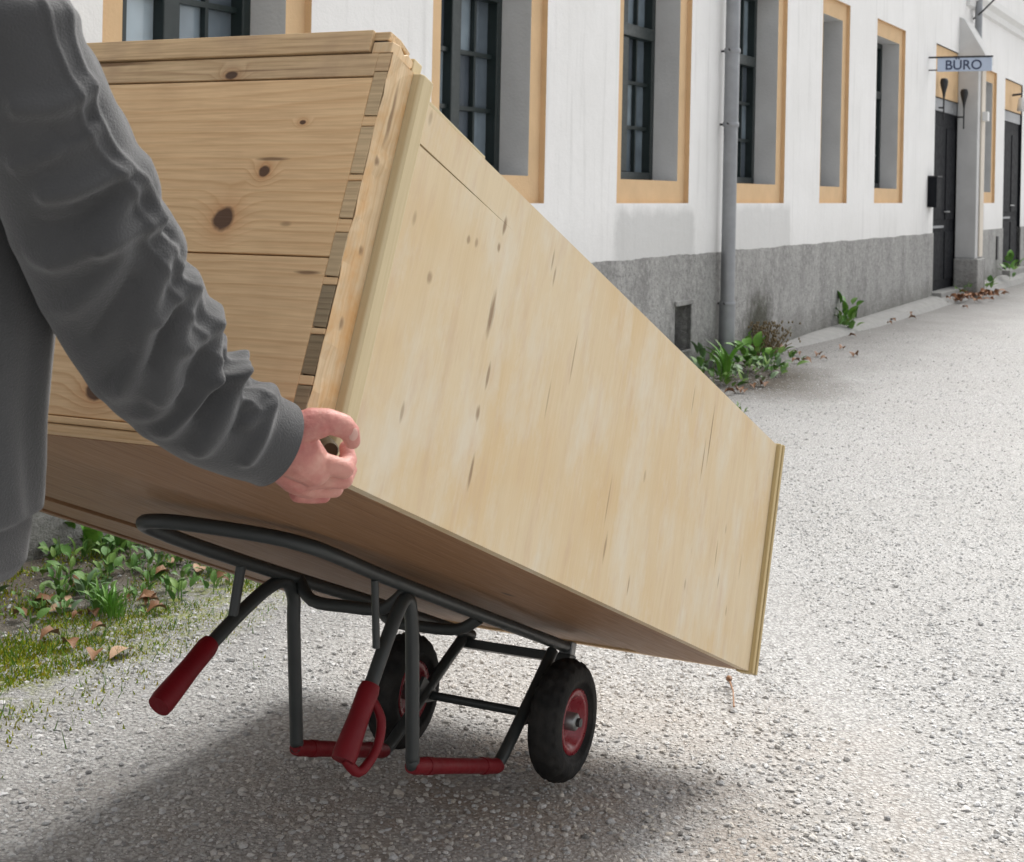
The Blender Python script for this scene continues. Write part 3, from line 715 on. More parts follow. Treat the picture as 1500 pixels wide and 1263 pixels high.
# splintered corner of the front rail
MB().prism([(.0005, CH + .0205), (.050, CH + .0205), (.060, CH + .028), (.058, CH + .036), (.044, CH + .040), (.034, CH + .034), (.020, CH + .041), (.0005, CH + .037)], .004, .034, (0, 2, 1)).build('front_rail_end', M['pine_edge'], cab, bevel=.0015)
MB().prism([(.002, CH + .0405), (.022, CH + .0435), (.040, CH + .0465), (.056, CH + .043), (.060, CH + .050), (.030, CH + .0555), (.002, CH + .0535)], .012, .050, (0, 2, 1)).build('front_rail_end', M['pine_front'], cab, bevel=.0015)
MB().prism([(.004, CH + .03), (.05, CH + .03), (.05, CH + .05), (.004, CH + .05)], .016, .052, (0, 2, 1)).build('split', M['dark_gap'], cab)
MB().box((.0225, .055, CH + .005), (.075, CW, CH + CE - .002)).build('front_rail', M['pine_front'], cab, bevel=.004)
MB().prism([(.0990, 0), (1.963, 0), (1.963, CH), (.0990, CH), (.0990, .4690), (.30, .4675), (.43, .4662), (.30, .4660), (.0990, .4655)], 0, TH, (0, 2, 1)).build('side_panel', M['pine_side'], cab)
MB().prism([(.07, CH + .0005), (.30, CH + .0005), (.30, CH + .005), (.07, CH + .007)], .001, .018, (0, 2, 1)).build('lipping', M['pine_strip'], cab, bevel=.001)
# foot mouldings
for u0, u1, dv, w1 in ((1.964, 1.981, -.010, CH + .004), (1.9825, 1.995, -.013, CH + .006), (1.9965, 2.004, -.008, CH - .002)):
    cbox('foot_moulding', 'pine_batten', (u0, dv, -.004), (u1, .03, w1), .002)
# underside boards (tapered, dark joints between)
def under(poly, z0=0.0):
    return MB().prism(poly, z0, .02).build('back_board', M['pine_under'], cab, bevel=.002)
G = .008
j1 = [(.0225, .613), (.18, .543), (.537, .384), (.9, .30), (1.96, .27)]
j2 = [(.0225, 1.085), (.684, .989), (1.167, .925), (1.96, .90)]
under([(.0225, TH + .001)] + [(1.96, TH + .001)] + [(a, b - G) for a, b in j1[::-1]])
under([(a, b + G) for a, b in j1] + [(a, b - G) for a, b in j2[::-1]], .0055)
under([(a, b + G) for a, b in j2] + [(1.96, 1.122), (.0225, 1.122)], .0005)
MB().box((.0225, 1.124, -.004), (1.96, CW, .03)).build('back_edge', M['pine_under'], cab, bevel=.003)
MB().box((.023, .03, .022), (1.955, 1.12, .028)).build('back_lining', M['dark_gap'], cab)
# hidden faces: far side, front doors, foot end
cbox('side_panel', 'pine_side', (.0225, CW - TH, .031), (1.963, CW, CH))
cbox('foot_panel', 'pine_head', (1.963, TH + .01, .001), (1.99, CW - .001, CH - .01))
for k in range(2):
    v0 = TH + .004 + k * (CW - 2 * TH - .006) / 2; v1 = v0 + (CW - 2 * TH - .006) / 2 - .003
    fd = cbox('door', 'pine_side', (.08, v0, CH - .022), (1.955, v1, CH + .002))
    for a, b in ((.18, .95), (1.05, 1.85)): cbox('door_panel', 'pine_front', (a, v0 + .09, CH + .003), (b, v1 - .09, CH + .009), .004, fd)
# stub added to fill the hollow of the grip, finger-gap shade in its colour
hd = MB().tube([at(470, 648, 1.86), at(478, 655, 1.80), at(483, 659, 1.765), at(484, 660, 1.75)], [.012, .012, .011, .009], 14).build('grip_fill_stub', M['grip_shade'], cab, world=True)

#@@TRUCK
# ---------------------------------------------------------------- hand truck, in the same frame, origin between the wheels
TO = (1.75, .52, -.31)
tr = empty('hand_truck', Matrix.Translation(cw(*TO)) @ CM.to_3x3().to_4x4(), 'charcoal tubular hand truck with red grips, red skids and black pneumatic wheels', 'hand truck')
def tb(name, pts, r, mat='grey_paint', n=14, parent=None, sm=0, cap=True):
    if sm:
        n0 = len(pts); pts = smooth_path(pts, sm)
        if hasattr(r, '__len__'): r = np.interp(np.linspace(0, n0 - 1, len(pts)), range(n0), r)
    return MB().tube(pts, r, n, cap).build(name, M[mat], parent or tr, shift=TO)
V1, V2 = .375, .645
tb('frame', [(1.79, V1, -.026), (1.3, V1, -.026), (.9, V1, -.024), (.72, V1, -.020), (.655, V1 + .02, -.018), (.615, .45, -.017), (.560, .56, -.022), (.535, .61, -.028), (.545, V2, -.034), (.62, V2 + .004, -.038), (.75, V2, -.040), (1.0, V2, -.038), (1.4, V2, -.032), (1.83, V2, -.030)], .0128, sm=6)
tb('leg_loop', [(.938, V1, -.215), (.962, V1, -.125), (.985, V1, -.062), (1.005, V1, -.047), (1.028, V1, -.066), (1.06, V1, -.125), (1.135, V1, -.29), (1.150, V1, -.318), (1.185, V1, -.327), (1.49, V1, -.304), (1.525, V1, -.296), (1.555, V1, -.262), (1.62, V1, -.17), (1.705, V1, -.045)], .0132, sm=5)
tb('leg_loop', [(.81, V2, -.198), (.88, V2, -.128), (.95, V2, -.070), (1.0, V2, -.050), (1.04, V2, -.072), (1.065, V2, -.125), (1.155, V2, -.305), (1.170, V2, -.333), (1.20, V2, -.338), (1.49, V2, -.322), (1.53, V2, -.312), (1.565, V2, -.28), (1.66, V2, -.175), (1.785, V2, -.045)], .0132, sm=5)
def skid(p0, p1, v):
    p0, p1 = np.array([p0[0], v, p0[1]]), np.array([p1[0], v, p1[1]]); d = p1 - p0
    pts = [p0 + d * k for k in (0, .04, .5, .96, 1)]
    o = tb('skid', pts, [.0135, .0160, .0152, .0160, .0135], 'red_plastic', 16)
    for k in (.18, .82): tb('clip', [p0 + d * (k - .03), p0 + d * (k + .03)], .0170, 'red_plastic', 16, o)
skid((1.148, -.330), (1.530, -.302), V1); skid((1.168, -.342), (1.525, -.318), V2)
def grip(a, b, v, guard=1):
    a, b = np.array([a[0], v, a[1]]), np.array([b[0], v, b[1]]); d = b - a; L = np.linalg.norm(d); t = d / L
    q = np.cross(t, np.array([0, 1, 0])); q = q if q[0] > 0 else -q
    q = q * .85 + np.array([0, -.75 if guard > 1 else -.25, 0])
    o = tb('grip', [a, a + t * .012, a + t * .06, b - t * .012, b], [.017, .0195, .0190, .0225, .021], 'red_plastic', 18)
    if guard < 2: return o
    g_ = [a + t * .022 + q * .012, a + t * .045 + q * .034, a + t * .075 + q * .043, a + t * (L - .03) + q * .043, b + t * .006 + q * .030, b - t * .004 + q * .004]
    tb('knuckle_guard', g_, [.007, .0085, .0085, .0085, .009, .010], 'red_plastic', 10, o, sm=4)
grip((.938, -.208), (.898, -.340), V1, 2); grip((.812, -.192), (.712, -.312), V2)
tb('strut', [(.875, V1, -.035), (.93, V1, -.145)], .007); tb('strut', [(.845, V2, -.040), (.862, V2, -.150)], .0095)
for u0, bow in ((1.0, .03), (1.32, .02)):
    tb('cross_tube', [(u0, V1 + .004, -.034), (u0 + .01, V1 + .05, -.040 - bow), (u0 + .02, .51, -.046 - bow), (u0 + .03, V2 - .05, -.044 - bow), (u0 + .04, V2 - .004, -.038)], .012, sm=4)
MB().prism([(1.76, V1 - .02), (1.80, V1 - .02), (1.85, V2 + .02), (1.80, V2 + .02)], -.062, -.041).build('toe_plate', M['grey_paint'], tr, shift=TO, bevel=.003)
MB().box((1.775, V1 - .016, -.075), (1.80, V1 + .016, -.012)).build('end_cap', M['steel'], tr, shift=TO, bevel=.003)
AX = (1.68, -.185)
tb('axle', [(AX[0], .27, AX[1]), (AX[0], .775, AX[1])], .0095, 'grey_paint')
for v in (V1, V2): MB().prism([(1.60, -.215), (1.70, -.195), (1.695, -.170), (1.63, -.150)], v - .004, v + .004, (0, 2, 1)).build('axle_bracket', M['grey_paint'], tr, shift=TO)
# wheels: tyre with tread grooves, rim, hub
RM = Matrix(((1, 0, 0, 0), (0, 0, -1, 0), (0, 1, 0, 0), (0, 0, 0, 1)))      # local z -> -v
def wheel(v):
    Mx = Matrix.Translation((AX[0] - TO[0], v - TO[1], AX[1] - TO[2])) @ RM
    Rw, hw = .130, .036
    prof = []
    for k in range(25):
        a = math.pi * (-.08 + 1.16 * k / 24); x = -math.cos(a) * hw; r = Rw - .047 + .047 * max(0, math.sin(a)) ** .62 if math.sin(a) > 0 else Rw - .047
        prof.append((r, x))
    prof = [(.068, -.026)] + prof + [(.068, .026)]
    m = MB(); n = 72; vs = []
    for j, (r, x) in enumerate(prof):
        for k in range(n):
            th = 2 * math.pi * k / n; rr = r
            if abs(x) < .030 and r > .115:
                rr -= .0035 if (abs(abs(x) - .011) < .003) else 0
                rr -= .0065 if (k % 3 == 0 and abs(x) > .013) or (k % 3 == 1 and abs(x) <= .010) else 0
            vs.append(Mx @ Vector((rr * math.cos(th), rr * math.sin(th), x)))
    fs = [(i * n + k, i * n + (k + 1) % n, (i + 1) * n + (k + 1) % n, (i + 1) * n + k) for i in range(len(prof) - 1) for k in range(n)]
    m.add(vs, fs, True)
    w = m.build('wheel', M['rubber'], tr)
    MB().lathe([(.019, -.004), (.044, -.002), (.053, -.026), (.069, -.029), (.070, -.024), (.066, -.02), (.066, .02), (.070, .024), (.069, .029), (.053, .026), (.044, .002), (.019, .004)], Mx, 40).build('rim', M['red_rim'], w)
    MB().lathe([(0, -.034), (.014, -.034), (.019, -.030), (.019, .030), (.014, .034), (0, .034)], Mx, 24).build('hub', M['steel'], w)
wheel(.312); wheel(.715)

#@@PERSON
# ---------------------------------------------------------------- person (seen from behind: right arm and back of the jacket)
FW = np.array([.451, .893, 0]); RT = np.array([.893, -.451, 0]); UPV = np.array([0, 0, 1.0])
PB = np.array([-.655, 1.545, 0])
per = empty('person', T(PB[0], PB[1], 0), 'person in a dark grey zip jacket steadying the pine wardrobe with the right hand', 'person')
def blob(chains, voxel, smooth=4):
    """union of tapered capsules -> one continuous mesh"""
    m = MB()
    for pts, rad in chains:
        P = [np.array(p, float) for p in pts]; rad = list(rad) if hasattr(rad, '__len__') else [rad] * len(P)
        t0 = (P[1] - P[0]) / np.linalg.norm(P[1] - P[0]); t1 = (P[-1] - P[-2]) / np.linalg.norm(P[-1] - P[-2])
        caps0 = [(P[0] - t0 * rad[0] * math.sin(a), max(rad[0] * math.cos(a), rad[0] * .05)) for a in (1.5, 1.1, .7, .35)]
        caps1 = [(P[-1] + t1 * rad[-1] * math.sin(a), max(rad[-1] * math.cos(a), rad[-1] * .05)) for a in (.35, .7, 1.1, 1.5)]
        allp = caps0 + list(zip(P, rad)) + caps1
        m.tube([a for a, b in allp], [b for a, b in allp], 14)
    me = m.mesh('tmp', M['skin']); o = bpy.data.objects.new('tmp', me); COL.objects.link(o)
    md = o.modifiers.new('r', 'REMESH'); md.mode = 'VOXEL'; md.voxel_size = voxel; md.use_smooth_shade = True
    s = o.modifiers.new('s', 'SMOOTH'); s.factor = .5; s.iterations = smooth
    dg = bpy.context.evaluated_depsgraph_get(); dg.update()
    out = bpy.data.meshes.new_from_object(o.evaluated_get(dg)); bpy.data.objects.remove(o)
    v = np.zeros(len(out.vertices) * 3); out.vertices.foreach_get('co', v)
    return v.reshape(-1, 3), [tuple(p.vertices) for p in out.polygons]
def B(f, r, z): return PB + FW * f + RT * r + UPV * z
# right hand, palm under, thumb above, index nearest the camera
hx = lambda x, y, Y: at(x, y, Y)
HC = [
    ([hx(340, 628, 1.685), hx(395, 652, 1.70), hx(425, 660, 1.712)], [.029, .029, .030]),                       # wrist
    ([hx(415, 650, 1.705), hx(440, 668, 1.715), hx(458, 684, 1.725)], [.030, .030, .024]),                      # palm, index side
    ([hx(415, 672, 1.735), hx(440, 695, 1.76), hx(455, 706, 1.775)], [.027, .026, .021]),                       # palm, little finger side
    ([hx(412, 640, 1.70), hx(440, 626, 1.698), hx(468, 622, 1.700)], [.027, .0205, .0165]),                     # thumb base
    ([hx(455, 618, 1.700), hx(480, 617, 1.702), hx(502, 624, 1.708)], [.0165, .0150, .0142]),                   # thumb, first bone
    ([hx(502, 624, 1.708), hx(513, 634, 1.712), hx(516, 646, 1.716)], [.0138, .0120, .0100]),                   # thumb tip
    ([hx(455, 684, 1.722), hx(482, 681, 1.722), hx(504, 687, 1.730)], [.0150, .0128, .0122]),                   # index
    ([hx(504, 687, 1.730), hx(511, 674, 1.745), hx(507, 656, 1.752)], [.0120, .0105, .0088]),
    ([hx(452, 700, 1.748), hx(480, 700, 1.750), hx(503, 702, 1.760)], [.0150, .0128, .0122]),                   # middle
    ([hx(503, 702, 1.760), hx(511, 688, 1.775), hx(505, 672, 1.782)], [.0120, .0105, .0088]),
    ([hx(446, 712, 1.772), hx(470, 715, 1.776), hx(490, 716, 1.786)], [.0145, .0120, .0112]),                   # ring
    ([hx(490, 716, 1.786), hx(496, 704, 1.798), hx(490, 690, 1.804)], [.0110, .0098, .0082]),
    ([hx(438, 722, 1.795), hx(458, 726, 1.800), hx(474, 726, 1.808)], [.0125, .0104, .0096]),                   # little
    ([hx(474, 726, 1.808), hx(479, 715, 1.818), hx(474, 703, 1.822)], [.0095, .0085, .0072]),
]
hv, hf = blob(HC, .0019, 5)
SHO = B(.02, .19, 1.475)
body = [
    ([B(.0, 0, .92), B(.0, 0, 1.05), B(.01, 0, 1.2), B(.02, 0, 1.36)], [.085, .09, .095, .085]),
    ([B(.0, -.05, .93), B(.0, .05, .93)], .08), ([B(.02, -.10, 1.39), B(.02, .08, 1.39)], .055),
    ([B(.02, -.15, 1.43), B(.02, -.19, 1.40), B(.0, -.24, 1.16), B(.10, -.25, .92), B(.13, -.245, .88)], [.05, .048, .040, .032, .026]),
    ([B(.02, .08, 1.41), at(-40, 40, 1.43), at(110, 300, 1.47), at(210, 500, 1.57), at(330, 620, 1.66)], [.04, .038, .04, .04, .03]),
    ([B(.0, -.085, .88), B(.06, -.09, .50), B(.0, -.09, .10), B(.03, -.09, .06)], [.07, .052, .036, .036]),
    ([B(.0, .05, .88), B(-.02, .05, .50), B(-.10, .05, .10), B(-.08, .05, .06)], [.07, .052, .036, .036]),
    ([B(.0, -.09, .05), B(.15, -.10, .035)], [.035, .03]), ([B(-.10, .05, .05), B(.05, .06, .035)], [.035, .03]),
    ([B(.13, -.245, .88), B(.15, -.245, .82)], [.034, .032]),
]
for k in range(4): body.append(([B(.118 + .022 * k, -.245, .82), B(.122 + .022 * k, -.242, .765), B(.118 + .022 * k, -.232, .735)], .0095))
body.append(([B(.17, -.24, .86), B(.19, -.235, .80)], .011))
bv, bf = blob(body, .008, 3)
H0 = B(.06, 0, 1.66)
def hb(f, r, z): return H0 + FW * f + RT * r + UPV * z
head = [([B(.02, 0, 1.46), B(.05, 0, 1.58)], [.062, .056]), ([hb(-.02, 0, .02), hb(.02, 0, .02)], [.088, .082]), ([hb(.03, 0, -.06), hb(.055, 0, -.085)], [.058, .040]),
        ([hb(.04, -.03, .03), hb(.04, .03, .03)], .06), ([hb(.098, 0, .01), hb(.115, 0, -.025)], [.010, .014]), ([hb(.088, -.022, -.058), hb(.088, .022, -.058)], .009),
        ([hb(.0, .086, .01), hb(-.012, .094, -.02)], [.014, .012]), ([hb(.0, -.086, .01), hb(-.012, -.094, -.02)], [.014, .012])]
dv_, df_ = blob(head, .005, 3)
m = MB()
for a, b in ((bv, bf), (dv_, df_), (hv, hf)): m.add(a, b, True)
bo = m.build('body', M['skin'], per, world=True)
ev = MB()
for sgn in (-1, 1):
    MB().lathe([(.0001, -.012), (.008, -.009), (.012, 0), (.008, .009), (.0001, .012)], Matrix.Translation(hb(.086, .031 * sgn, .018)), 12).build('eye', M['eye'], per, world=True)
MB().tube([hb(-.06, 0, -.06), hb(-.045, 0, .0), hb(-.015, 0, .05), hb(.01, 0, .085), hb(.015, 0, .112)], [.062, .09, .099, .075, .02], 20).build('hair', M['hair'], per, world=True)
# thumb nail
MB().lathe([(.0001, .0012), (.0045, .0008), (.0060, -.001)], Matrix.Translation(hx(517, 636, 1.701)) @ Matrix.Rotation(math.radians(80), 4, 'X') @ Matrix.Scale(1.3, 4, (0, 1, 0)), 12).build('nail', M['nail'], per, world=True)

# sleeve: swept surface with the folds of the photograph modelled as ridges on it
cpx = [(-112, 46, 1.535, 66), (-92, 10, 1.49, 96), (-58, -2, 1.435, 112), (-14, 28, 1.40, 110), (28, 100, 1.395, 103), (71, 190, 1.42, 106), (112, 290, 1.455, 109), (160, 400, 1.505, 108), (206, 492, 1.555, 100), (252, 552, 1.60, 90), (302, 600, 1.63, 79), (350, 628, 1.66, 71), (384, 642, 1.68, 66), (402, 650, 1.692, 65)]
cp = np.array(smooth_path([np.array(c) for c in cpx], 20))
ns, nt_ = len(cp), 168
C3 = np.array([at(x, y, Y) for x, y, Y, r in cp]); RAD = cp[:, 3] / F_PX * cp[:, 2]
rings = np.zeros((ns, nt_, 3)); sxy = cp[:, :2]
seg = np.gradient(sxy, axis=0); seg /= np.linalg.norm(seg, axis=1)[:, None]
nrm2 = np.stack([seg[:, 1], -seg[:, 0]], 1)                    # image normal towards the right / upper contour
def px2st(x, y):
    d = sxy - np.array([x, y]); i = int(np.argmin((d ** 2).sum(1)))
    return i, -(d[i] @ nrm2[i]) / cp[i, 3]
RIDGE = [  # polyline in photograph pixels, height in mm, width px
    ([(20, 140), (70, 133), (112, 112)], 7, 9), ([(60, 250), (110, 240), (158, 222)], 9, 10), ([(30, 352), (80, 335), (120, 302), (170, 243)], 9, 12), ([(125, 312), (165, 297), (205, 298)], 9, 9),
    ([(10, 60), (50, 40), (95, 30)], 5, 12), ([(20, 215), (70, 195), (120, 165)], 5, 10), ([(60, 440), (105, 385), (150, 325)], 8, 13), ([(140, 565), (175, 478), (188, 410), (215, 338)], 9, 11),
    ([(200, 530), (225, 465), (250, 412)], 8, 10), ([(205, 420), (235, 396), (255, 392)], 8, 8), ([(243, 468), (265, 458), (295, 455)], 8, 8), ([(210, 630), (250, 565), (282, 478)], 9, 11),
    ([(272, 520), (298, 533), (318, 540)], 8, 8), ([(270, 640), (300, 585), (322, 545)], 8, 9), ([(335, 655), (350, 620), (362, 588)], 7, 8), ([(320, 535), (340, 528), (362, 520)], 8, 7),
    ([(335, 572), (358, 566), (388, 572)], 6, 7), ([(330, 600), (345, 590), (360, 585)], 5, 7), ([(160, 610), (200, 560), (225, 520)], 5, 10),
    ([(195, 232), (206, 262), (200, 285)], 7, 10), ([(232, 318), (246, 345), (243, 362)], 7, 9), ([(268, 390), (288, 430), (284, 452)], 6, 9), ([(310, 455), (322, 490)], 6, 8), ([(345, 520), (358, 535)], 7, 7),
    # hollows
    ([(50, 300), (95, 285), (145, 250)], -8, 12), ([(55, 435), (95, 375), (140, 335)], -7, 10), ([(113, 460), (140, 410), (172, 365)], -8, 12), ([(128, 545), (150, 500), (168, 465)], -6, 10),
    ([(192, 485), (212, 445), (234, 408)], -8, 9), ([(225, 540), (245, 505), (268, 470)], -8, 9), ([(262, 585), (283, 550), (302, 520)], -9, 9), ([(92, 175), (108, 165), (120, 150)], -6, 10),
    ([(95, 265), (130, 245), (165, 232)], -6, 8), ([(310, 610), (325, 575), (335, 550)], -6, 8), ([(330, 550), (350, 552), (372, 556)], -7, 6), ([(60, 160), (85, 190), (60, 215)], -4, 14),
    ([(212, 300), (222, 312), (226, 325)], -7, 8), ([(250, 372), (262, 378), (268, 386)], -6, 7), ([(290, 462), (300, 470), (306, 478)], -6, 7), ([(325, 505), (335, 512), (342, 516)], -6, 6),
]
PIPE1 = [(70, -30), (96, 40), (112, 90), (138, 165), (172, 222), (196, 262), (206, 300), (228, 342), (246, 385), (270, 420), (283, 462), (312, 500), (336, 540), (352, 566), (366, 580)]
PIPE2 = [(52, -10), (72, 50), (92, 105), (114, 170), (146, 215), (178, 268), (190, 315), (212, 360), (234, 405), (258, 445), (274, 488), (302, 525), (322, 560), (340, 585)]
ang = np.linspace(0, 2 * math.pi, nt_, endpoint=False)
tang = np.gradient(C3, axis=0); tang /= np.linalg.norm(tang, axis=1)[:, None]
PIX = np.zeros((ns, nt_, 2))
N3 = np.zeros((ns, nt_, 3))
eye = np.array([0, 0, EYE])
for i in range(ns):
    e2 = eye - C3[i]; e2 -= tang[i] * (e2 @ tang[i]); e2 /= np.linalg.norm(e2)
    e1 = np.cross(tang[i], e2)
    q = nrm2[i, 0] * np.array([CR, 0, SR]) - nrm2[i, 1] * np.array([-SR, 0, CR])
    if e1 @ q < 0: e1 = -e1
    for k, a in enumerate(ang):
        rr = RAD[i]
        rings[i, k] = C3[i] + rr * (math.sin(a) * e1 + math.cos(a) * e2 * .92)
        N3[i, k] = math.sin(a) * e1 + math.cos(a) * e2
        PIX[i, k] = sxy[i] + nrm2[i] * cp[i, 3] * math.sin(a)
front = (np.cos(ang) > -.25)[None, :] * np.ones((ns, 1))
disp = np.zeros((ns, nt_))
def seg_dist(P, poly):
    best = np.full(P.shape[:2], 1e9)
    for a, b in zip(poly[:-1], poly[1:]):
        a, b = np.array(a, float), np.array(b, float); d = b - a
        t_ = np.clip(((P - a) @ d) / (d @ d), 0, 1)
        best = np.minimum(best, np.linalg.norm(P - a - t_[..., None] * d, axis=-1))
    return best
fade = np.clip((np.cos(ang)[None, :] + .35) / .5, 0, 1)
for poly, h_, w_ in RIDGE:
    q_ = seg_dist(PIX, smooth_path(poly, 4)) / (w_ * (1.55 if h_ > 0 else 1.6))
    disp += h_ * (1.9e-3 * np.exp(-q_ ** 2) if h_ > 0 else 1.5e-3 * np.exp(-1.3 * q_)) * fade
for poly in (PIPE1, PIPE2): disp += .0036 * np.exp(-(seg_dist(PIX, smooth_path(poly, 4)) / 4.2) ** 2) * fade
# random folds round the hidden side
si = np.arange(ns)[:, None] / ns
disp += (1 - fade) * .006 * np.sin(si * 60 + 3 * np.sin(ang[None, :] * 2 + si * 9))
low = np.clip((np.sin(ang) + .93) / .35, .15, 1)[None, :]
disp *= low
disp *= np.clip((cp[:, 1] < 640).astype(float), 0, 1)[:, None] * .85 + .15 * 0
rings += N3 * disp[..., None]
vs = rings.reshape(-1, 3)
fs = [(i * nt_ + k, i * nt_ + (k + 1) % nt_, (i + 1) * nt_ + (k + 1) % nt_, (i + 1) * nt_ + k) for i in range(ns - 1) for k in range(nt_)]
jm = MB(); jm.add(vs, fs, True)
# turned-in cuff end
last = rings[-1]; cl = C3[-1]
in1 = cl + (last - cl) * .93 + tang[-1] * .001; in2 = cl + (last - cl) * .80 - tang[-1] * .02
jm.add(np.concatenate([last, in1, in2]), [(j * nt_ + k, j * nt_ + (k + 1) % nt_, (j + 1) * nt_ + (k + 1) % nt_, (j + 1) * nt_ + k) for j in range(2) for k in range(nt_)], True)
# torso of the jacket
def torso_ring(z, f0, hw_, hd_, n=72, seed=0):
    out = []
    for k in range(n):
        a = 2 * math.pi * k / n
        fold = .0035 * math.sin(a * 7 + z * 14 + 2 * math.sin(z * 9)) + .0025 * math.sin(a * 13 - z * 29 + 1.5 * math.sin(z * 17)) * (1 if z > .95 else .3)
        c_, s_ = math.cos(a), math.sin(a); e = .85
        out.append(B(f0 + (hd_ + fold) * math.copysign(abs(c_) ** e, c_), (hw_ + fold) * math.copysign(abs(s_) ** e, s_), z))
    return out
tr_ = [(.885, -.01, .150, .118), (.90, -.01, .163, .128), (.93, -.01, .166, .130), (.945, -.01, .166, .130), (.952, -.01, .176, .138), (1.0, -.01, .181, .142), (1.08, -.005, .182, .142), (1.15, 0, .186, .140), (1.22, .005, .176, .130), (1.29, .01, .170, .122), (1.36, .015, .162, .112), (1.42, .02, .150, .100), (1.47, .025, .130, .088), (1.50, .03, .11, .08), (1.52, .035, .08, .072), (1.57, .045, .075, .070), (1.60, .05, .078, .073), (1.605, .05, .068, .064), (1.55, .045, .064, .060)]
tz = np.array(tr_); zi = np.linspace(0, len(tr_) - 1, 90); tr_ = [tuple(np.interp(q, range(len(tz)), tz[:, k]) for k in range(4)) for q in zi]
tv = np.concatenate([torso_ring(*q) for q in tr_]); n_ = 72
jm.add(tv, [(i * n_ + k, i * n_ + (k + 1) % n_, (i + 1) * n_ + (k + 1) % n_, (i + 1) * n_ + k) for i in range(len(tr_) - 1) for k in range(n_)], True)
# left sleeve
lp_ = smooth_path([B(.02, -.10, 1.44), B(.02, -.185, 1.41), B(.0, -.24, 1.16), B(.09, -.25, .94), B(.12, -.246, .895)], 10)
jm.tube(lp_, [.085 - .035 * i / (len(lp_) - 1) + .004 * math.sin(i * 1.7) for i in range(len(lp_))], 24)
jk = jm.build('jacket', M['jacket'], per, world=True)
# hem band and cuff are children of the jacket (darker rib)
MB().tube([B(.0, .045, .91), B(-.005, .045, .70), B(-.02, .05, .5), B(-.06, .05, .28), B(-.10, .05, .09)], [.085, .082, .068, .062, .060], 24).tube([B(.0, -.085, .91), B(.03, -.088, .70), B(.06, -.09, .5), B(.03, -.09, .28), B(.0, -.09, .09)], [.090, .084, .068, .062, .060], 24).tube([B(0, -.02, .84), B(0, -.01, .92), B(0, 0, .99)], [.09, .112, .115], 28).build('trousers', M['denim'], per, world=True)
for r_, f_ in ((.05, -.10), (-.09, .0)):
    MB().tube([B(f_ - .075, r_, .05), B(f_ - .03, r_, .055), B(f_ + .06, r_ * 1.05, .05), B(f_ + .15, r_ * 1.1, .04), B(f_ + .20, r_ * 1.12, .035)], [.035, .046, .05, .042, .022], 18).build('shoe', M['shoe'], per, world=True)

#@@PLANTS
# ---------------------------------------------------------------- weeds, moss, fallen leaves
def leaf_mesh(name, mat, L=.06, Wd=.026, curl=.25, pts=6, fold=.3, lobes=0):
    vs, fs = [], []
    for i in range(pts + 1):
        t_ = i / pts; w_ = Wd * (math.sin(math.pi * min(1, t_ ** .8 * .98 + .02)) ** .8) * (1 + (.35 * math.cos(lobes * t_ * 6.28) if lobes else 0))
        if i == pts: w_ = 0
        x = L * t_; z = L * curl * math.sin(t_ * 2.2) * .6 - L * curl * .6 * t_ * t_
        vs += [(x, -w_ / 2, z + w_ * fold * .5), (x, 0, z), (x, w_ / 2, z + w_ * fold * .5)]
    for i in range(pts):
        for k in (0, 1): fs.append((i * 3 + k, (i + 1) * 3 + k, (i + 1) * 3 + k + 1, i * 3 + k + 1))
    m = MB(); m.add(vs, fs, True); return m.mesh(name, mat)
LM = {
    'ovate': leaf_mesh('leaf_ovate', M['leaf'], .055, .027), 'pale': leaf_mesh('leaf_pale', M['leaf_pale'], .06, .022, .3), 'blade': leaf_mesh('leaf_blade', M['leaf_bright'], .20, .022, .5, 8, .6),
    'round': leaf_mesh('leaf_round', M['leaf'], .045, .036, .15), 'broad': leaf_mesh('leaf_broad', M['leaf_bright'], .08, .045, .3), 'dead': leaf_mesh('leaf_dead', M['dead'], .07, .045, .55, 7, .7, 3),
    'tan': leaf_mesh('leaf_tan', M['dead_tan'], .085, .05, .25, 7, .3), 'straw': leaf_mesh('leaf_straw', M['straw'], .10, .008, .3),
}
def plant(name, x, y, z, kinds, n, size, label, cat, group=None, tilt=(20, 65), rad=.0, stem=True, rise=0.0):
    o = empty(name, T(x, y, z, R.uniform(0, 6.28)), label, cat, group)
    for i in range(n):
        k = R.choice(kinds); lf = link(bpy.data.objects.new('leaf', LM[k]), o)
        a = i * 2.4 + R.uniform(-.4, .4); el = math.radians(R.uniform(*tilt)); s = size * R.uniform(.65, 1.25); q = R.uniform(.2, 1) * rad
        lf.matrix_local = Matrix.Translation((q * math.cos(a), q * math.sin(a), R.uniform(0, rise))) @ Matrix.Rotation(a, 4, 'Z') @ Matrix.Rotation(-el, 4, 'Y') @ Matrix.Rotation(R.uniform(-.5, .5), 4, 'X') @ Matrix.Scale(s, 4)
    if stem: MB().tube([(0, 0, -.01), (.003, .002, .5 * rise + .015), (.006, 0, rise + .02)], [.0025, .002, .001], 5).build('stem', M['leaf'], o)
    return o
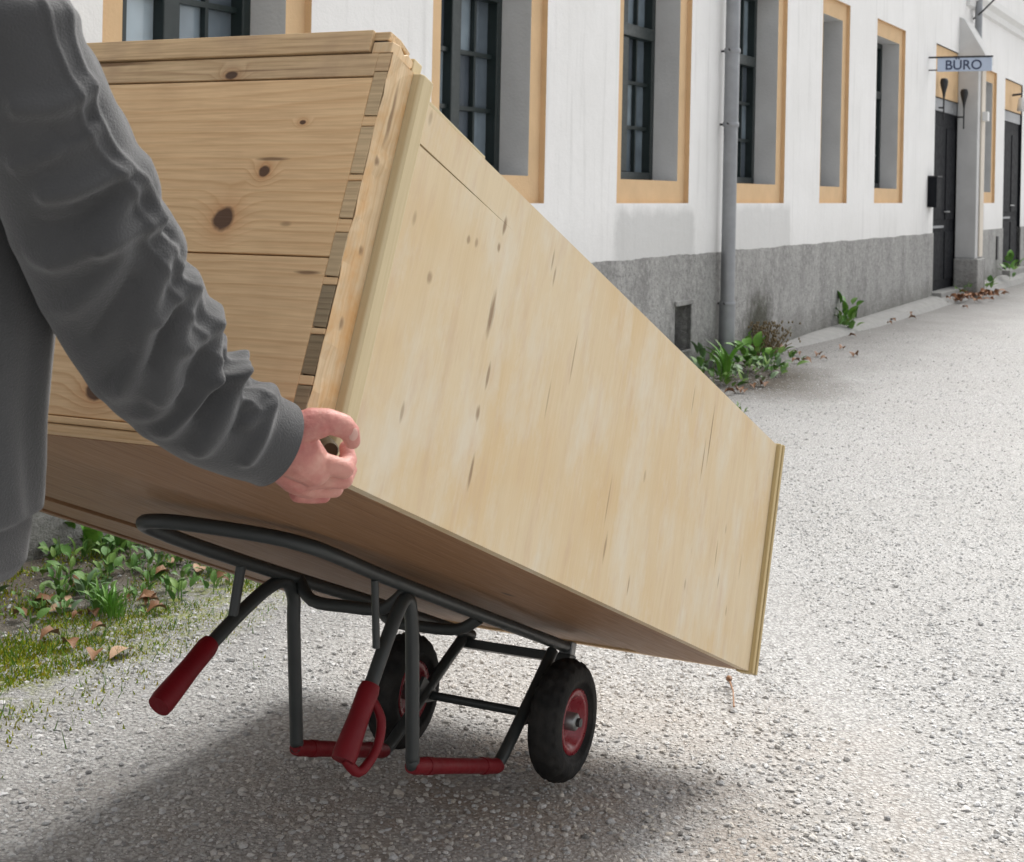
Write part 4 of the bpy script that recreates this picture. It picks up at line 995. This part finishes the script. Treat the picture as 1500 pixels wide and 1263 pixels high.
# verge at the left
gA = 'low weeds in the verge at the left'
def vg(s, d): p = fw(s, d, 0); return p[0], p[1]
VK = {'ovate': 'oval leaved weed', 'pale': 'grey green narrow leaved weed', 'round': 'small round leaved weed'}
for i in range(235):
    s = R.uniform(-8.1, -5.6); d = -R.uniform(.02, .55)
    if i % 3 == 0: s, d = R.uniform(-7.5, -6.2), -R.uniform(.40, .80)
    sz_ = R.uniform(.6, 1.15) * (.7 if i % 3 == 0 else 1); x, y = vg(s, d); kd = R.choice(['ovate', 'ovate', 'pale', 'round'])
    plc = 'at the rough wall foot' if d > -.2 else ('on the gravel edge' if d < -.5 else 'in the middle of the verge')
    side = 'below the jacket hem' if s < -7.05 else 'below the wardrobe edge'
    plant('weed', x, y, -.004, [kd, kd, 'ovate'], R.randint(4, 7), sz_, f"{'large' if sz_ > 1.1 else ('low' if sz_ > .8 else 'tiny')} {VK[kd]} {plc} {side}", 'weed', gA, rad=.03, rise=R.uniform(.01, .06))
for px, py, lab in ((95, 800, 'taller broad leaved weed against the rough wall beside the jacket hem'), (135, 815, 'yellow green broad leaf weed standing in the left verge')):
    p = gpt(px, py); plant('weed', p[0], p[1], -.004, ['broad'], 6, 1.3, lab, 'weed', tilt=(35, 75), rad=.02, rise=.10)
for px, py, lab in ((165, 905, 'bright green grass tuft at the gravel edge of the left verge'), (150, 895, 'thin grass tuft left of the brown leaf pile in the verge')):
    p = gpt(px, py); plant('grass_tuft', p[0], p[1], -.004, ['blade'], 22, .42, lab, 'grass', tilt=(50, 85), rad=.035, stem=False)
# clump around the downpipe
for i, (px, py, kinds, n, sz, nm, lab, tl) in enumerate([
        (1062, 562, ['blade'], 18, 1.3, 'grass_tuft', 'long bladed bright green plant in front of the downpipe foot', (40, 80)),
        (1030, 548, ['ovate', 'pale'], 34, 1.9, 'ivy', 'dark ivy like plant left of the downpipe foot', (10, 60)),
        (1012, 522, ['ovate'], 14, 2.0, 'ivy', 'ivy sprig at the wall under the small cellar vent', (10, 60)),
        (1105, 540, ['ovate', 'broad'], 40, 1.5, 'weed', 'leafy weed spreading right of the downpipe foot', (15, 65)),
        (1130, 548, ['ovate', 'round', 'pale'], 40, 1.5, 'weed', 'rightmost low weed of the clump by the downpipe', (10, 55)),
        (1095, 560, ['ovate', 'pale'], 34, 1.4, 'weed', 'low dark weed nearest the road in the downpipe clump', (5, 50)),
        (1045, 565, ['ovate', 'round'], 26, 1.5, 'weed', 'small weed half behind the wardrobe edge by the downpipe', (10, 60)),
        (1078, 520, ['broad', 'ovate'], 22, 1.4, 'weed', 'upright weed directly right of the downpipe on the plinth', (45, 80)),
        (1142, 503, ['ovate', 'blade'], 10, .9, 'weed', 'small thin weed at the plinth right of the dry stalks', (50, 85)),
        (1085, 607, ['ovate'], 6, .8, 'weed', 'tiny weed in the gravel at the wardrobe edge', (20, 60))]):
    p = gpt(px, py)
    plant(nm, p[0], p[1], -.004, kinds, n, sz, lab, 'weed' if nm == 'weed' else ('grass' if nm == 'grass_tuft' else 'ivy'), tilt=tl, rad=.22 if n > 12 and 'blade' not in kinds else .05, rise=.15 if n > 12 and 'blade' not in kinds else .05, stem='blade' not in kinds)
p = fw(.62, -.07, 0); o = empty('dry_plant', T(*p), 'brown dry stalks with seed heads against the plinth right of the downpipe', 'dry plant')
m = MB()
for k in range(80):
    a = R.uniform(-.20, .20); b = R.uniform(.08, .26); m.tube([(a * .5, R.uniform(-.04, .04), 0), (a, R.uniform(-.06, .05), b * .6), (a * 1.25, R.uniform(-.08, .05), b)], [.004, .0035, .002], 4)
sk_ = m.build('stem', M['straw'], o); sk_['kind'] = 'stuff'; hs_ = MB()
for k in range(420):
    a, b, c_ = R.gauss(0, .11), R.uniform(-.09, .05), R.uniform(.03, .27); hs_.lathe([(.0005, -.012), (.008, 0), (.0005, .012)], Matrix.Translation((a, b, c_)), 4)
sh = hs_.build('seed_head', M['straw'], o); sh['kind'] = 'stuff'
for s_, h_, n, sz, lab in ((3.15, .03, 30, 1.8, 'bushy bright green plant at the plinth between the downpipe and the office door'), (9.95, .09, 10, 1.8, 'low green weed at the foot of the buttress pipe'), (11.85, .13, 16, 2.3, 'round green weed at the plinth before the far dark door'), (8.35, .10, 8, 1.3, 'small green weed on the office door threshold')):
    p = fw(s_, -.1 if s_ < 8 else -.2, h_); plant('weed', p[0], p[1], p[2] - .02, ['ovate', 'round', 'broad'], n, sz, lab, 'weed', tilt=(15, 80), rad=.12, rise=.26 if n > 15 else .08)
# fallen leaves
def dead(px, py, kind, s, label, group=None, z=0.0, name='fallen_leaf'):
    p = gpt(px, py, z); o = link(bpy.data.objects.new(name, LM[kind]))
    o.matrix_world = Matrix.Translation((p[0], p[1], z + .008)) @ Matrix.Rotation(R.uniform(0, 6.28), 4, 'Z') @ Matrix.Rotation(R.uniform(-.3, .3), 4, 'X') @ Matrix.Scale(s, 4)
    return tag(o, label, 'leaf', group)
dead(192, 955, 'tan', 1.05, 'single pale tan fallen leaf on the gravel behind the far red grip')
dead(135, 972, 'dead', .9, 'reddish brown fallen leaf on the moss left of the pale tan leaf')
dead(72, 900, 'tan', .95, 'curled beige fallen leaf by the brown leaves under the jacket'); dead(106, 865, 'dead', 1.2, 'dark curled brown leaf standing in the weeds under the jacket')
gl = 'brown fallen leaves in the left verge'
for px, py in ((65, 885), (85, 880), (120, 905), (140, 908), (200, 885), (212, 888), (225, 882), (215, 902), (270, 825), (288, 842), (228, 812), (350, 850), (108, 955), (88, 935), (250, 845), (20, 905), (45, 890), (180, 880), (132, 930), (310, 855)):
    kd = R.choice(['dead', 'dead', 'tan']); sz_ = R.uniform(.55, 1.0)
    dead(px, py, kd, sz_, f"{'small' if sz_ < .75 else 'larger'} {'rust brown' if kd == 'dead' else 'tan'} fallen leaf {'under the wardrobe edge' if py < 860 else 'on the moss' if py > 915 else 'among the weeds'} {'right of the grass tufts' if px > 185 else 'between grass tufts and jacket' if px > 95 else 'close to the jacket hem'}", gl)
gl2 = 'brown fallen leaves along the wall by the downpipe'
for px, py in ((1145, 505), (1150, 512), (1060, 578), (1080, 574), (1105, 570), (1120, 568), (1090, 577), (1160, 532), (1165, 520), (1200, 522), (1212, 528), (1243, 494), (1250, 524), (1300, 475), (1312, 472), (1335, 463), (1372, 448), (1385, 446), (1410, 452), (1330, 468), (1230, 513), (1175, 531)):
    sz_ = R.uniform(.9, 1.5)
    dead(px, py, 'dead', sz_, f"{'small' if sz_ < 1.2 else 'larger'} brown fallen leaf {'in front of the downpipe weeds' if px < 1125 else 'right of the downpipe weeds' if px < 1180 else 'by the bushy plant at the plinth' if px < 1260 else 'between bushy plant and office door'}{' close to the wall' if py < 515 and px < 1260 else ''}", gl2)
hp = MB()
for k in range(60):
    p = fw(R.uniform(7.45, 9.6), R.uniform(-.55, -.16), .02 + R.uniform(0, .06)); src = LM[R.choice(['dead', 'dead', 'dead', 'tan'])]
    mm_ = Matrix.Translation(p) @ Matrix.Rotation(R.uniform(0, 6.28), 4, 'Z') @ Matrix.Rotation(R.uniform(-.7, .7), 4, 'X') @ Matrix.Scale(R.uniform(1.0, 1.7), 4)
    hp.add([mm_ @ v.co for v in src.vertices], [tuple(f.vertices) for f in src.polygons], True)
lh = hp.build('leaf_litter', M['dead_heap']); tag(lh, 'rust brown heap of fallen leaves before the office door', 'leaf litter', kind='stuff')
# twig on the gravel by the wardrobe foot
p0, p1 = gpt(1068, 1002), gpt(1075, 1040)
tw = empty('twig', T(p0[0], p0[1], .01), 'thin dark twig with a withered tip on the gravel near the wardrobe foot', 'twig')
MB().tube([p0 + (0, 0, .012), (p0 + p1) / 2 + (.004, 0, .014), p1 + (0, 0, .008)], [.003, .002, .0025], 6).build('stem', M['dead'], tw, world=True)
MB().lathe([(.0005, -.02), (.009, -.004), (.007, .01), (.0005, .022)], Matrix.Translation(p0 + (0, 0, .014)) @ Matrix.Rotation(1.3, 4, 'X'), 7).build('tip', M['dead'], tw, world=True)
# moss and fine grass: one stuff object
n = 60000
S = NR.uniform(-8.6, -6.0, n); Dd = -np.abs(.78 + NR.normal(0, .16, n)); q = NR.rand(n) < .30; Dd[q] = -NR.uniform(.02, .6, q.sum())
clump = np.sin(S * 9 + 3 * np.sin(Dd * 7)) * np.sin(Dd * 13 + 2 * np.sin(S * 5)) + NR.normal(0, .35, n)
k = clump > .12; S, Dd = S[k], Dd[k]; n = len(S)
base = FB + FD * S[:, None] + FN * Dd[:, None]; base[:, 2] = -.006
hgt = NR.uniform(.005, .014, n); tall = NR.rand(n) < .10; hgt[tall] = NR.uniform(.02, .05, tall.sum())
a = NR.rand(n) * 6.283; w_ = np.where(tall, .0018, .0035); dx = np.stack([np.cos(a) * w_, np.sin(a) * w_, np.zeros(n)], -1)
lean = np.stack([NR.normal(0, .4, n) * hgt, NR.normal(0, .4, n) * hgt, hgt], -1)
v = np.stack([base - dx, base + dx, base + lean], 1).reshape(-1, 3)
cg = np.stack([NR.uniform(.24, .40, n), NR.uniform(.28, .42, n), NR.uniform(.015, .04, n), np.ones(n)], -1); cg[tall] = np.array([.10, .21, .03, 1]) * np.append(NR.uniform(.7, 1.2, 1).repeat(3), 1)
mo = link(bpy.data.objects.new('moss', np_mesh('moss', v, np.arange(3 * n).reshape(-1, 3), M['moss'], False, np.repeat(cg[:, None], 3, 1).reshape(-1, 4))))
tag(mo, 'yellow green moss and fine grass creeping over the gravel edge, left', 'moss', kind='stuff')
